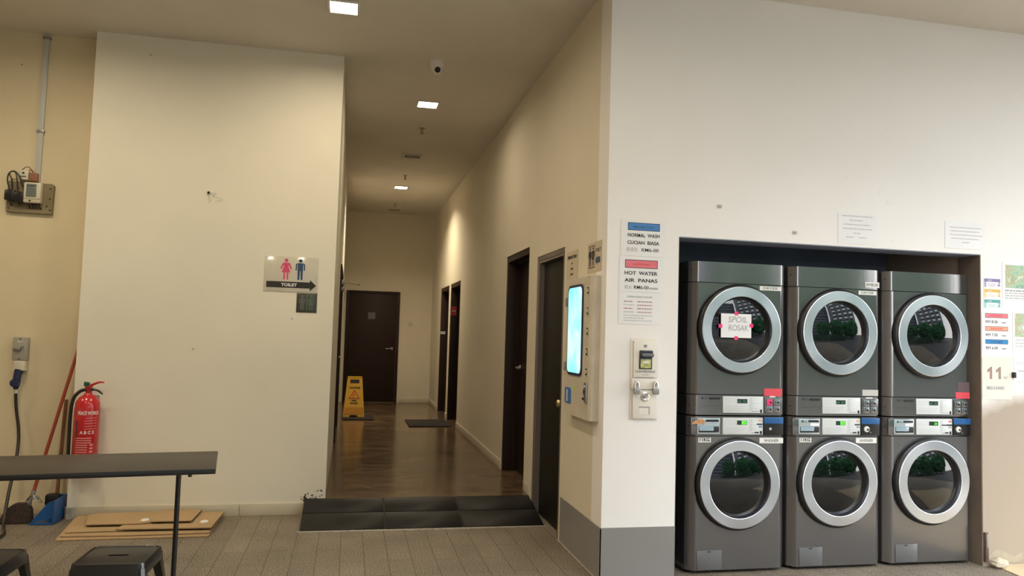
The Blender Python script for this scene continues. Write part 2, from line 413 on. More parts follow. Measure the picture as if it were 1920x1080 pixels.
# front wall round the laundry recess
g = MB()
g.box(XR, XO0, Y2, Y2+.2, 0, H, M_WHITE); g.box(XO0, XO1, Y2, Y2+.2, ZO, H, M_WHITE); g.box(XO1, 7.5, Y2, Y2+.2, 0, H, patched_shade())
struct(g.build('wall_front'))
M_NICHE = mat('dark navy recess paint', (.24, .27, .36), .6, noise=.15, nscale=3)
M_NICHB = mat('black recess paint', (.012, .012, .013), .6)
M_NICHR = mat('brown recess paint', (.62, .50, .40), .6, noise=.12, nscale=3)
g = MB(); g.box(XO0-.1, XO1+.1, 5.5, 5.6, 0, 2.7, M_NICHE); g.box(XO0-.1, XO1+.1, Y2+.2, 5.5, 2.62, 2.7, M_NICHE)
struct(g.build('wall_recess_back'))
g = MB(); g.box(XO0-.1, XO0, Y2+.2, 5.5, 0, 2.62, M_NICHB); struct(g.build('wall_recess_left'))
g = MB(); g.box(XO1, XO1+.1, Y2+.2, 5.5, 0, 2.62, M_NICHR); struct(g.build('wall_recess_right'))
# thin dark lip under the lintel and the jambs of the opening
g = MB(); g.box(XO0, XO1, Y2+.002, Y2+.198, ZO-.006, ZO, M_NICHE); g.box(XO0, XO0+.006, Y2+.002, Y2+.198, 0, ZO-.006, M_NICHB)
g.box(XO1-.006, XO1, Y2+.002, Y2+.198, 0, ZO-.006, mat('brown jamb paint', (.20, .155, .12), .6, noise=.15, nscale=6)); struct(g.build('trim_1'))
# unseen walls added outside the frame to block daylight from left and behind
g = MB(); g.box(-7.1, -6.9, -3.5, Y3, 0, H, M_YEL); struct(g.build('wall_blocker_left'))
g = MB(); g.box(-7, .2, -3.6, -3.5, 0, H, M_BLOCK); struct(g.build('wall_blocker_behind'))
# skirting
g = MB()
for a, b in ((-1.98, -.80), (-.796, -.31)): g.box(a, b, Y1-.012, Y1, 0, .093, M_TRIM, .002)
struct(g.build('baseboard_left'))
g = MB()
for a, b in ((6.43, 6.645), (7.70, 11.04), (12.16, 12.35), (13.49, YB)): g.box(XR-.004, XR+.008, a, b, HR, HR+.09, M_TRIM, .002)
struct(g.build('baseboard_right'))
g = MB(); g.box(.98, XR, YB-.012, YB, HR, HR+.09, M_TRIM, .002); struct(g.build('baseboard_back'))
g = MB(); g.box(-6.9, XLL-.004, Y3-.012, Y3, 0, .10, M_YEL, .002); struct(g.build('baseboard_far_left'))
# grey cladding round the foot of the corner
g = MB(); g.box(XR-.006, XR, Y2-.006, 5.432, .004, .322, M_CLAD); struct(g.build('trim_2'))
g = MB(); g.box(XR-.006, XO0, Y2-.006, Y2, .004, .325, M_CLAD); struct(g.build('trim_3'))
g = MB(); g.box(XR-.014, XR, Y2, 5.47, 0, .006, M_GROUT); struct(g.build('trim_4'))
g = MB(); g.slab([(XLL-.03, Y1+.03), (XLL+.0, Y1-.006), (XLL+.06, Y1-.006), (XLL+.06, Y1), (XLL, Y1), (XLL, Y1+.1), (XLL-.03, Y1+.1)], 0, .085, M_GROUT); struct(g.build('trim_5'))

# chipped plaster beside the ramp
M_CHIP = mat('bare chipped plaster', (.16, .14, .12), .9, noise=.5, nscale=60)

# doors: local x along the wall, face towards -Y
def hinged_door(name, w, z0, z1, frame, leaf, recess=.12, fw=.05, rz=0, loc=(0, 0, 0)):
    r = setup(name, loc, rz)
    g = MB(); g.box(0, fw, 0, recess, z0, z1, frame, .004); g.box(w-fw, w, 0, recess, z0, z1, frame, .004); g.box(fw, w-fw, 0, recess, z1-fw, z1, frame, .004)
    g.box(fw, fw+.015, recess-.05, recess, z0, z1-fw, frame); g.box(w-fw-.015, w-fw, recess-.05, recess, z0, z1-fw, frame)
    g.box(fw+.015, w-fw-.015, recess-.05, recess, z1-fw-.015, z1-fw, frame)
    g.build('door_frame', r)
    g = MB(); g.box(fw+.003, w-fw-.003, recess-.005, recess+.035, z0+.008, z1-fw-.003, leaf, .002); g.build('door_leaf', r)
    return r
def lever(r, x, z, y, d=-1, m=None):
    m = m or M_CHROME
    g = MB(); g.cyl((x, y, z), (x, y-.012, z), .026, m); g.cyl((x, y-.012, z), (x, y-.045, z), .009, m, 12)
    g.tube([(x, y-.045, z), (x+d*.03, y-.05, z), (x+d*.12, y-.047, z-.004)], .009, m, 10, 1); return g.build('door_handle', r)
def knob(r, x, z, y, m=None):
    g = MB(); M = Matrix.Translation((x, y, z))
    g.lathe([(0, 0), (.030, 0), (.030, -.006), (.012, -.012), (.011, -.03), (.026, -.040), (.031, -.054), (.024, -.068), (0, -.072)], m or M_BRASS, M, 28); return g.build('door_knob', r)
# on the right wall local x runs towards the camera: x = y_far - y
r = hinged_door('door_1', .86, 0, 2.175, M_FRAMEG, M_DOORG, .055, .045, -PI/2, (XR+.002, 6.345, 0)); knob(r, .785, .99, .052)
r = hinged_door('door_2', 1.04, HR, 2.30, M_DOORW, M_DOORW, .14, .06, -PI/2, (XR+.010, 7.69, 0)); lever(r, .18, 1.17, .13, 1)
r = hinged_door('door_3', 1.10, HR, 2.28, M_DOORW, M_DOORW, .14, .07, -PI/2, (XR+.010, 12.15, 0))
g = MB(); g.box(.0702, .074, .004, .088, 1.78, 1.92, M_RED); g.box(.074, .075, .015, .075, 1.84, 1.86, M_PAPER); g.build('door_notice', r)
r = hinged_door('door_4', 1.12, HR, 2.28, M_DOORW, M_DOORW, .14, .07, -PI/2, (XR+.010, 13.48, 0))
g = MB(); g.box(.0702, .074, .0, .085, 1.47, 1.52, M_PAPERG); g.build('door_plate', r)
r = setup('door_5', (-.085, YB, 0))
g = MB(); g.box(0, .05, -.03, 0, HR, 2.265, M_DOORW, .003); g.box(.975, 1.025, -.03, 0, HR, 2.265, M_DOORW, .003); g.box(.05, .975, -.03, 0, 2.215, 2.265, M_DOORW, .003); g.build('door_frame', r)
g = MB(); g.box(.052, .973, -.018, 0, HR+.012, 2.213, M_DOORW, .002); g.build('door_leaf', r)
g = MB(); g.box(.42, .56, -.021, -.018, 1.72, 1.85, mat('lilac grey sheet', (.14, .12, .14), .6)); g.build('door_notice', r)
lever(r, .90, 1.16, -.018, -1, M_STEELD)
# door on the corridor's left wall, seen almost edge on
r = setup('door_6', (XL, D0, 0), PI/2)
g = MB(); W = D1-D0
g.box(0, .07, -.02, .06, HR, DZ, M_DOORW, .003); g.box(W-.07, W, -.02, .06, HR, DZ, M_DOORW, .003); g.box(.07, W-.07, -.02, .06, DZ-.07, DZ, M_DOORW, .003); g.build('door_frame', r)
g = MB(); g.box(.073, W-.073, .01, .05, HR+.01, DZ-.073, M_DOORW, .002); g.build('door_leaf', r)
lever(r, .2, 1.16, .01, 1)
g = MB(); g.box(.12, .40, -.05, .01, 2.06, 2.12, M_STEELD, .006); g.box(.12, .30, -.05, .0, 1.98, 2.03, M_STEELD, .006); g.tube([(.3, -.05, 2.09), (.32, -.14, 2.085), (.34, -.23, 2.075)], .005, M_STEELD, 8); g.cyl((.34, -.23, 2.065), (.34, -.23, 2.085), .012, M_STEELD, 12); g.build('door_closer', r)

# ------------------------------------------------------------------ ramp
r = thing('entrance_ramp', 'black tiled ramp rising from the granite floor into the corridor', 'ramp')
def rp(x, t): # t 0 front .. 1 back
    xl = -.300; xr = 1.562
    return (xl+(xr-xl)*x, 5.885+(6.425-5.885)*t, .006+(HR+.001-.006)*t)
g = MB(); t = bmesh.new()
A = [t.verts.new(v) for v in ((-.300, 5.885, 0), (1.562, 5.885, 0), (1.562, 6.41, HR-.006), (-.300, 6.41, HR-.006), (-.300, 6.41, 0), (1.562, 6.41, 0))]
for f in ((0, 1, 2, 3), (0, 3, 4), (1, 5, 2), (3, 2, 5, 4), (0, 4, 5, 1)): t.faces.new([A[k] for k in f])
bmesh.ops.recalc_face_normals(t, faces=t.faces); g.merge(t, mat('dark grout', (.07, .06, .05), .8)); g.build('ramp_base', r)
for (a, b) in ((0, .335), (.340, .655), (.660, 1)):
    for (c, d) in ((0, .50), (.53, 1)):
        g = MB(); t = bmesh.new()
        lo = [rp(a, c), rp(b, c), rp(b, d), rp(a, d)]
        B = [t.verts.new(Vector(p)-Vector((0, 0, .004))) for p in lo]; T = [t.verts.new(Vector(p)+Vector((0, 0, .006))) for p in lo]
        t.faces.new(T); t.faces.new(B[::-1])
        for k in range(4): t.faces.new((B[k], B[(k+1) % 4], T[(k+1) % 4], T[k]))
        bmesh.ops.bevel(t, geom=list(t.edges), offset=.0015, segments=1, affect='EDGES')
        g.merge(t, M_RAMP); g.build('ramp_tile', r)
g = MB(); g.slab([(-.33, 5.86), (.4, 5.845), (1.58, 5.86), (1.565, 5.886), (-.302, 5.886)], 0, .004, M_GROUT); g.build('mortar_edge', r)
g = MB()
rnd = random.Random(3)
for k in range(46):
    x = rnd.uniform(-.33, -.145); z = .105+rnd.random()**2*.10*(1-abs(x+.2)/.4); s_ = rnd.uniform(.003, .012)
    g.prism([(x+s_*math.cos(a)*rnd.uniform(.6, 1.2), z+s_*math.sin(a)*rnd.uniform(.6, 1.2)) for a in (0, 1, 2.1, 3.1, 4.2, 5.2)], Y1-.0012, Y1-.0002, M_CHIP)
tag(g.build('plaster_damage'), 'dark chipped plaster patch at the wall foot beside the ramp', 'chipped plaster')['kind'] = 'stuff'

# ------------------------------------------------------------------ ceiling fittings
def downlight(x, y, wt, label, lit=True):
    r = thing('downlight', label, 'ceiling light', (x, y, H), group='square ceiling downlights')
    g = MB(); w = .095
    for a in ((-w-.018, -w, -w-.018, w+.018), (w, w+.018, -w-.018, w+.018), (-w, w, -w-.018, -w), (-w, w, w, w+.018)): g.box(a[0], a[1], a[2], a[3], -.012, 0, M_WPLAS, .002)
    g.build('lamp_frame', r)
    g = MB(); g.box(-w, w, -w, w, -.008, -.002, M_LAMPF); g.build('diffuser', r)
    l = bpy.data.lights.new('downlight_bulb', 'AREA'); l.shape = 'SQUARE'; l.size = .18; l.energy = wt; l.color = WARM; l.spread = math.radians(140 if y > 12 else 170)
    o = bpy.data.objects.new('downlight_bulb', l); COL.objects.link(o); o.parent = r; o.location = (0, 0, -.014)
for a in LAMPS: downlight(*a)

r = thing('dome_camera', 'white security camera with a black lens on the corridor ceiling', 'security camera', (.635, 6.33, H))
g = MB(); g.lathe([(0, 0), (.062, 0), (.062, -.022), (.054, -.05), (.045, -.055), (0, -.055)], M_WPLAS, None, 32, 'Z'); g.build('mount', r)
g = MB(); t = bmesh.new(); bmesh.ops.create_uvsphere(t, u_segments=28, v_segments=18, radius=.047); g.merge(t, M_WPLAS, Matrix.Translation((0, -.004, -.062))); g.build('camera_body', r)
g = MB(); M = Matrix.Translation((.002, -.034, -.078)) @ Matrix.Rotation(math.radians(28), 4, 'X')
g.lathe([(.026, .010), (.025, -.008), (.019, -.011), (.0, -.015)], M_GAP, M, 28); g.build('lens', r)

def sprinkler(x, y, label):
    r = thing('sprinkler', label, 'sprinkler', (x, y, H), group='ceiling sprinklers')
    g = MB(); g.lathe([(0, 0), (.034, 0), (.03, -.006), (.012, -.012), (.011, -.03), (0, -.03)], M_STEELD, None, 20, 'Z'); g.build('escutcheon', r)
    g = MB(); g.tube([(-.012, 0, -.028), (-.016, 0, -.045), (0, 0, -.062)], .003, M_BRASS, 6); g.tube([(.012, 0, -.028), (.016, 0, -.045), (0, 0, -.062)], .003, M_BRASS, 6); g.cyl((0, 0, -.03), (0, 0, -.06), .004, M_RED, 8)
    g.lathe([(0, -.06), (.024, -.062), (.024, -.065), (0, -.066)], M_STEELD, None, 16, 'Z'); g.build('deflector', r)
sprinkler(.708, 8.48, 'pendant sprinkler just beyond the middle ceiling light of the corridor')
sprinkler(.708, 11.15, 'pendant sprinkler just in front of the deepest ceiling light of the corridor')
sprinkler(.715, 13.75, 'pendant sprinkler near the far end of the corridor ceiling')
def dead_light(x, y, label):
    r = thing('unlit_downlight', label, 'ceiling light', (x, y, H))
    g = MB(); g.box(-.12, .12, -.11, -.09, -.014, 0, M_IVORY, .002); g.box(-.12, .12, .09, .11, -.014, 0, M_IVORY, .002); g.box(-.12, -.10, -.09, .09, -.014, 0, M_IVORY, .002); g.box(.10, .12, -.09, .09, -.014, 0, M_IVORY, .002); g.build('lamp_frame', r)
    g = MB(); g.box(-.10, .10, -.09, .09, -.005, -.001, M_DARKM); g.build('reflector', r)
dead_light(.708, 9.87, 'unlit square downlight between the two nearer sprinklers')
dead_light(.735, 14.4, 'unlit square downlight at the far end of the corridor ceiling')

# ------------------------------------------------------------------ machines
MW = .355
def body_outline():
    return [(-MW, .72), (-MW, .062), (-MW+.004, .048), (-MW+.042, .007), (-MW+.058, 0), (MW-.058, 0), (MW-.042, .007), (MW-.004, .048), (MW, .062), (MW, .72)]
def door_segment(g, z0, z1, cz, R):
    o = body_outline(); t = bmesh.new()
    b = [t.verts.new((p[0], p[1], z0)) for p in o]; a = [t.verts.new((p[0], p[1], z1)) for p in o]
    for k in range(len(o)):
        if k == 4: continue
        j = (k+1) % len(o); t.faces.new((b[k], b[j], a[j], a[k]))
    t.faces.new(b); t.faces.new(a[::-1])
    x0, x1 = -MW+.058, MW-.058
    angs = sorted(set([2*PI*k/64 for k in range(64)]+[math.atan2(zc-cz, xc) % (2*PI) for xc in (x0, x1) for zc in (z0, z1)]))
    ci, re = [], []
    for an in angs:
        c, s_ = math.cos(an), math.sin(an); ci.append(t.verts.new((R*c, 0, cz+R*s_)))
        k = min((x1/c if c > 1e-9 else 1e9), (x0/c if c < -1e-9 else 1e9), ((z1-cz)/s_ if s_ > 1e-9 else 1e9), ((z0-cz)/s_ if s_ < -1e-9 else 1e9))
        re.append(t.verts.new((k*c, 0, cz+k*s_)))
    n = len(angs)
    for k in range(n): t.faces.new((ci[k], re[k], re[(k+1) % n], ci[(k+1) % n]))
    bmesh.ops.remove_doubles(t, verts=t.verts, dist=1e-5); bmesh.ops.recalc_face_normals(t, faces=t.faces)
    g.merge(t, M_MACH)
def make_door(r, cz, paper=False):
    d = MB()
    d.lathe([(.300, 0), (.300, -.018), (.293, -.028), (.2835, -.034), (.262, -.036), (.262, 0)], M_GASK, None, 96)
    dr = d.build('door', r, (-.010, 0, cz))
    d = MB(); d.lathe([(.2835, -.034), (.283, -.045), (.281, -.048), (.2775, -.0495), (.2190, -.0500), (.2165, -.0485), (.2155, -.046), (.214, -.012)], M_RING, None, 96); d.build('steel_ring', dr, sharp=14)
    d = MB(); d.lathe([(.214, -.013), (.206, -.018), (.190, -.004), (.190, .02)], M_GASK, None, 96); d.build('gasket', dr)
    d = MB(); prof = []
    for k in range(17):
        a = k/16; rr = .2065*(1-a); prof.append((rr, -.018-.031*(1-(rr/.2065)**2)))
    d.lathe(prof, M_GLASS, None, 96); d.build('glass', dr, sharp=80)
    d = MB(); d.lathe([(.190, .02), (.190, .05), (.235, .06), (.235, .40), (.10, .41), (0, .41)], M_DRUM, None, 64)
    for k in range(3):
        a = k*2*PI/3+.5; M = Matrix.Rotation(-a, 4, 'Y')
        d.prism([(.20, -.03), (.236, -.05), (.236, .05), (.20, .03)], .09, .38, M_DRUM, M)
    d.build('drum', r, (-.010, 0, cz))
    return dr
def label_plate(r, x0, x1, z0, z1, name, txt=None, m=None, ink=None, size=None, w=None, italic=0, bold=0):
    g = MB(); g.box(x0, x1, -.0016, 0, z0, z1, m or M_LABEL)
    if txt: g.text(txt, (x0+x1)/2, z0+(z1-z0)*.24, size or (z1-z0)*.75, ink or M_INK, -.002, width=w, italic=italic, bold=bold)
    return g.build(name, r)
def control_panel(r, z0, z1, lit, extra=0):
    g = MB(); x0, x1 = -.117, .172; h = z1-z0
    g.box(x0, x1, -.004, .001, z0, z1, M_PANELW, .0015)
    y = -.0046
    for k in range(5): g.box(.078, .112 if k % 2 else .125, y, y+.0004, z1-.014-k*.016, z1-.012-k*.016, M_PANELL)
    for k in range(5):
        g.lathe([(.008, y), (.0065, y), (.0065, y-.0002), (.008, y-.0002)], M_PANELL, Matrix.Translation((.086, 0, z1-.017-k*.017)), 16)
    for k in range(3): g.box(-.098, .055-.02*k, y, y+.0004, z0+.040-k*.012, z0+.0415-k*.012, M_PANELL)
    g.box(x0+.19, x0+.191, y, y+.0004, z0+.006, z1-.006, M_PANELL)
    for k in range(5): g.line(-.10+.022*k, -.087+.022*k, z1-.018, .002, M_PANELL, y); g.box(-.10+.022*k, -.099+.022*k, y, y+.0004, z1-.045, z1-.022, M_PANELL)
    g.line(.09, .135, z0+.008, .005, M_INKG, y)
    g.lathe([(0, y), (.0085, y), (.0085, y-.001), (0, y-.001)], M_GAP, Matrix.Translation((.157, 0, z0+.013)) @ Matrix.Diagonal((.85, 1, 1.35, 1)), 20)
    if extra:
        g.box(.128, .168, y-.0004, y, z1-.046, z1-.037, M_INK); g.box(.14, .165, y-.0004, y, z1-.022, z1-.010, M_SALM if extra == 3 else mat('peach sticker', (.75, .45, .3), .5))
        g.box(.142, .165, y-.0004, y, z1-.062, z1-.052, M_BLUE if extra == 1 else M_INKG); g.box(.112, .142, y-.0004, y, z0+.008, z0+.017, M_INK)
        if extra == 3: g.box(.085, .17, y-.0004, y, z1-.046, z1-.038, M_INK)
    cp = g.build('control_panel', r)
    g = MB(); g.box(-.015, .057, -.0055, -.004, z1-.045, z1-.017, M_LCD)
    g.text('8:8' if not lit else '', -.003, z1-.041, .022, M_LCDDIM, -.006)
    if lit == 2: g.box(.018, .053, -.0062, -.0055, z1-.042, z1-.020, M_LCDON); g.text('28', .036, z1-.039, .022, M_LCD, -.0068)
    elif lit == 1: g.text('28', .036, z1-.040, .024, M_LCDON, -.006)
    else: g.text('20', .036, z1-.040, .024, M_LCDDIM, -.006)
    g.build('display', cp)
def logo(g, x, z, y=-.003, s=1):
    g.lathe([(0, y), (.0085*s, y), (.0085*s, y-.0006), (0, y-.0006)], M_INK, Matrix.Translation((x, 0, z)), 20)
    g.text('LG', x+.024*s, z-.007*s, .02*s, M_INK, y-.0004)
def screwhole(g, z): # recess plug on the left bevel
    g.cyl((-MW+.019, .034, z), (-MW+.015, .029, z), .0045, M_GAP, 10)

def dryer(i, cx, label):
    r = thing('tumble_dryer', label, 'dryer', (cx, 4.59, 1.012), group='graphite front loading dryers')
    g = MB()
    inner = [(p[0]*.985, p[1]+.006) for p in body_outline()]
    g.slab(body_outline(), .004, .132, M_MACH); door_segment(g, .138, .866, .558, .20); g.slab(body_outline(), .871, 1.006, M_MACH)
    for z in ((.0, .004), (.132, .138), (.866, .871)): g.slab(inner, z[0], z[1], M_GAP)
    for z in (.065, .95): screwhole(g, z)
    g.build('cabinet', r, sharp=25)
    g = MB(); logo(g, -.262, .112, -.0005, .9); g.box(-.215, -.135, -.001, 0, .103, .117, M_GAP)
    g.box(-.27, -.13, -.0006, 0, .060, .0615, M_PANELL if 0 else M_GAP); g.box(-.17, -.13, -.0006, 0, .045, .0462, M_GAP); g.build('nameplate', r)
    control_panel(r, .018, .126, 0, 0)
    g = MB(); g.box(.186, .312, -.004, 0, .014, .122, M_MACH, .003)
    for a in range(2):
        for b in range(2): 
            g.box(.196+a*.055, .238+a*.055, -.009, -.003, .025+b*.046, .064+b*.046, mat('coin slot steel', (.30, .31, .33), .3, .8), .003)
            g.box(.203+a*.055, .207+a*.055, -.0098, -.009, .032+b*.046, .058+b*.046, M_GAP); g.cyl((.224+a*.055, -.009, .042+b*.046), (.224+a*.055, -.012, .042+b*.046), .007, M_GAP, 12)
    g.build('coin_acceptor', r)
    make_door(r, .565)
    if i == 0:
        label_plate(r, .142, .300, .832, .860, 'name_label', 'DRYER', size=.024, w=.105); label_plate(r, .180, .312, .130, .180, 'red_sticker', m=M_RED)['label'] = 'red sticker at the lower right'
        label_plate(r, .222, .262, .108, .130, 'small_label', 'RM8', size=.013); 
        g = MB(); g.box(.196, .236, -.0105, -.0095, .070, .110, M_PINKT); g.build('tape_patch', r)
    if i == 1:
        label_plate(r, .160, .300, .832, .860, 'name_label', 'DRYER', size=.024, w=.095); label_plate(r, .212, .322, .884, .922, 'price_label', 'RM8.00', size=.030, w=.092)
        label_plate(r, .190, .312, .140, .182, 'grey_sticker', m=M_PAPERG); label_plate(r, .218, .270, .110, .130, 'small_label')
    if i == 2:
        label_plate(r, .205, .320, .130, .175, 'red_sticker', m=M_RED); label_plate(r, .222, .318, .176, .245, 'ghost_sticker', m=mat('maroon film', (.13, .085, .095), .4))
    return r
def washer(i, cx, label):
    r = thing('washing_machine', label, 'washing machine', (cx, 4.59, .0), group='graphite front loading washers')
    g = MB()
    inner = [(p[0]*.985, p[1]+.006) for p in body_outline()]
    door_segment(g, .022, .876, .567, .20); g.slab(body_outline(), .881, 1.006, M_MACH)
    g.slab(inner, .876, .881, M_GAP); g.slab([(p[0]*.96, p[1]+.03) for p in body_outline()], .012, .022, M_GAP)
    for z in (.94,): screwhole(g, z)
    g.build('cabinet', r, sharp=25)
    for sx in (-1, 1):
        for yy in (.08, .64): g = MB(); g.cyl((sx*.28, yy, 0), (sx*.28, yy, .013), .025, M_GAP, 16); g.build('foot', r)
    # drawer
    g = MB(); g.box(-.340, -.136, -.004, .008, .888, .998, M_MACH, .004); g.box(-.298, -.141, -.009, -.003, .892, .994, M_SILV, .003)
    g.box(-.240 if i == 0 else -.226, -.148, -.0098, -.009, .972, .986, M_GAP)
    if i: logo(g, -.270, .978, -.0098, .9); g.box(-.21, -.145, -.0098, -.009, .948, .966, M_PAPER)
    dw = g.build('detergent_drawer', r)
    g = MB(); g.box(-.288, -.146, -.0115, -.009, .904, .942, M_GAP, .002); g.box(-.286, -.185, -.0135, -.011, .914, .941, mat('pale blue handle', (.42, .56, .66), .2, .5), .002); g.build('drawer_handle', dw)
    if i == 0:
        g = MB(); g.prism([(-.338, .955), (-.30, .958), (-.252, .955), (-.246, .970), (-.262, .992), (-.29, .990), (-.30, .983), (-.312, .986), (-.318, .974), (-.336, .968)], -.0104, -.0098, mat('torn orange sticker', (.62, .32, .16), .6, noise=.4, nscale=60)); o = g.build('torn_sticker', r); o['label'] = 'torn orange sticker'
    control_panel(r, .890, .998, 1 if i == 2 else 2, i+1)
    g = MB(); g.box(.178, .318, -.010, .001, .885, 1.002, M_GASK, .003); g.box(.176, .316, -.014, -.009, .962, 1.003, M_BLUEP, .002)
    if i == 0: g.lathe([(0, -.010), (.009, -.010), (.009, -.013), (.005, -.013), (0, -.012)], M_CHROME, Matrix.Translation((.222, 0, .928)), 20)
    else:
        g.lathe([(0, -.010), (.020, -.010), (.020, -.018), (.012, -.021), (0, -.021)], M_WPLAS, Matrix.Translation((.213, 0, .928)), 24); g.cyl((.218, -.021, .926), (.218, -.0235, .926), .008, M_GAP, 14)
        g.cyl((.245, -.010, .905), (.245, -.013, .905), .005, M_STEELD, 10)
    g.build('coin_box', r)
    make_door(r, .573)
    if i < 2:
        label_plate(r, -.286, -.198, .838, .868, 'weight_label', '11KG', size=.030, w=.070, bold=.001); label_plate(r, .150 if i == 0 else .140, .322 if i == 0 else .300, .832, .868, 'name_label', 'WASHER', size=.027, w=.105)
    g = MB(); g.box(-.285, -.112, -.004, .001, .018+.008, .148, mat('service flap grey', (.19, .19, .20), .3, .5), .004); g.box(-.215, -.19, -.005, -.004, .137, .143, M_GAP); g.build('service_flap', r)
    return r
MX = [2.524, 3.254, 3.984]
DL = ['dark grey dryer with a handwritten paper taped on its glass door', 'dark grey dryer with a white price label on its top band, between two other dryers',
      'dark grey dryer nearest the right side of the recess, no name label']
WL = ['dark grey washer with a torn orange sticker on its drawer', 'dark grey washer marked 11KG whose black coin box has a white lock',
      'dark grey washer at the right end without white labels on its front']
for i in range(3): dryer(i, MX[i], DL[i]); washer(i, MX[i], WL[i])
# handwritten notice taped onto the first dryer's door
r = thing('handwritten_notice', 'white paper with handwriting and pink tape on the first dryer door', 'notice', (2.466, 4.533, 1.60))
g = MB(); g.box(-.108, .108, -.0012, 0, -.078, .078, M_PAPER); g.text('SPOIL', .012, .022, .055, M_INKG, -.0016, width=.135, italic=.1); g.text('ROSAK', .016, -.032, .055, M_INKG, -.0016, width=.14, italic=.1); g.build('paper_sheet', r)
for (x, z) in ((0, .080), (0, -.080), (-.112, -.004), (.108, .004)):
    g = MB(); g.box(x-.013, x+.013, -.0024, -.0012, z-.012, z+.012, M_PINKT); g.build('tape', r)

# ------------------------------------------------------------------ notices on the white wall
def sheet(name, label, x0, z0, w, h, fn=None, mat_=None, y=Y2, rz=0, tilt=0, cat='notice', group=None, xw=None):
    """printed sheet fixed flat to the wall, origin at its lower left corner"""
    g = MB(); g.box(0, w, -.0014, 0, 0, h, mat_ or M_PAPER)
    if fn: fn(g, w, h)
    o = g.build(name); o.location = (x0 if xw is None else xw, y-.001 if xw is None else y, z0) if rz == 0 else (x0-.001, y, z0)
    o.rotation_euler = (0, 0, rz)
    if tilt: o.rotation_euler = (0, tilt, rz)
    return tag(o, label, cat, group)
Yt = -.0022
def f1(g, w, h):
    g.box(.045, .262, -.0018, -.0014, .163, .213, M_INK); g.box(.049, .258, -.0021, -.0016, .167, .209, M_BLUE)
    g.text('REGULER COOL', .153, .178, .022, M_NAVY, -.0026, width=.14); g.text('NORMAL  WASH', .153, .122, .031, M_INK, Yt, width=.215, bold=.0006); g.text('CUCIAN  BIASA', .151, .075, .031, M_INK, Yt, width=.215, bold=.0006)
    g.text('普通洗', .075, .030, .030, M_INKL, Yt, width=.075); g.text('RM6-00', .198, .030, .030, M_INK, Yt, width=.115, bold=.0002)
sheet('price_notice', 'white notice with a blue band reading NORMAL WASH on the corner wall', 1.657, 2.022, .302, .228, f1, group='price notices on the corner wall')
def f2(g, w, h):
    g.box(.038, .258, -.0018, -.0014, .150, .203, M_INK); g.box(.042, .254, -.0021, -.0016, .154, .199, M_SALM)
    g.text('HOT/PANAS', .148, .168, .022, M_RED, -.0026, width=.11); g.text('HOT  WATER', .147, .108, .031, M_INK, Yt, width=.222, bold=.0006); g.text('AIR  PANAS', .147, .062, .031, M_INK, Yt, width=.222, bold=.0006)
    g.text('热水', .062, .016, .030, M_INKL, Yt, width=.05); g.text('RM6-00', .150, .018, .031, M_INK, Yt, width=.100, bold=.0002); g.text('WASH', .233, .018, .018, M_INK, Yt, width=.055)
sheet('price_notice', 'white notice with a red band reading HOT WATER under the blue one', 1.650, 1.794, .300, .222, f2, group='price notices on the corner wall')
def f3(g, w, h):
    g.text('OPERATING HOURS', .14, .168, .016, M_INKG, Yt, width=.17)
    for k in range(4): g.line(.035, .095+.01*(k % 2), .140-k*.022, .006, M_INKL if k % 2 else mat('maroon ink', (.45, .2, .22), .6), Yt); g.line(.125, .225, .140-k*.022, .006, mat('maroon ink', (.45, .2, .22), .6), Yt)
    for k in range(3): g.line(.035, .225-.05*(k == 1), .052-k*.016, .005, M_INKL, Yt)
sheet('rules_notice', 'plain white text notice under the HOT WATER notice', 1.650, 1.588, .288, .202, f3)
def f4(g, w, h):
    for k, (a, b) in enumerate(((.03, .27), (.09, .19), (.045, .25), (.035, .26), (.12, .17), (.06, .12), (.16, .22))): g.line(a, b, .188-min(k, 5)*.029, .006, M_INKL, Yt)
sheet('faded_notice', 'faded white text sheet on the wall above the middle dryer', 3.206, 2.182, .30, .205, f4)
def f5(g, w, h):
    for k, (a, b) in enumerate(((.04, .30), (.04, .28), (.04, .31), (.05, .28), (.14, .2))): g.line(a, b, .145-k*.026, .006, M_INKL, Yt)
sheet('faded_notice', 'faded white text sheet on the wall above the right dryer', 4.050, 2.196, .33, .188, f5)
def coupon(c1, c2):
    def f(g, w, h):
        g.box(.004, w-.004, -.0018, -.0014, h*.62, h-.004, c1); g.box(.004, .022, -.0018, -.0014, .004, h*.62, c2); g.text('SAVE', .05, h*.70, .014, M_PAPER, -.0022)
        g.text('2', w-.016, .014, .05, c1, Yt, bold=.0015); g.line(.035, w-.04, h*.35, .004, c2, Yt); g.line(.035, w-.05, h*.18, .004, c2, Yt)
    return f
for k, (c1, c2, nm) in enumerate(((mat('purple print', (.23, .18, .38), .5), mat('lilac print', (.40, .36, .55), .5), 'purple'), (mat('amber print', (.68, .45, .10), .5), mat('yellow print', (.78, .60, .25), .5), 'amber'), (mat('teal print', (.10, .38, .36), .5), mat('aqua print', (.3, .6, .58), .5), 'teal'))):
    sheet('coupon_card', 'small %s voucher card beside the recess, %s of three' % (nm, ('top', 'middle', 'bottom')[k]), 4.366, 1.930-.072*k-.002*k, .142, .068, coupon(c1, c2), cat='card', group='voucher cards beside the recess')
def f6(g, w, h):
    g.box(.026, w-.02, -.0018, -.0014, .128, h-.018, M_PHOTO); g.prism([(.09+.022*math.cos(a), .19+.03*math.sin(a)) for a in [k*PI/8 for k in range(16)]], -.0022, -.0018, mat('olive print', (.36, .42, .24), .5))
    for k in range(4): g.line(.022, w-.02, .105-.018*k, .010, M_INKL if k else M_INKG, Yt)
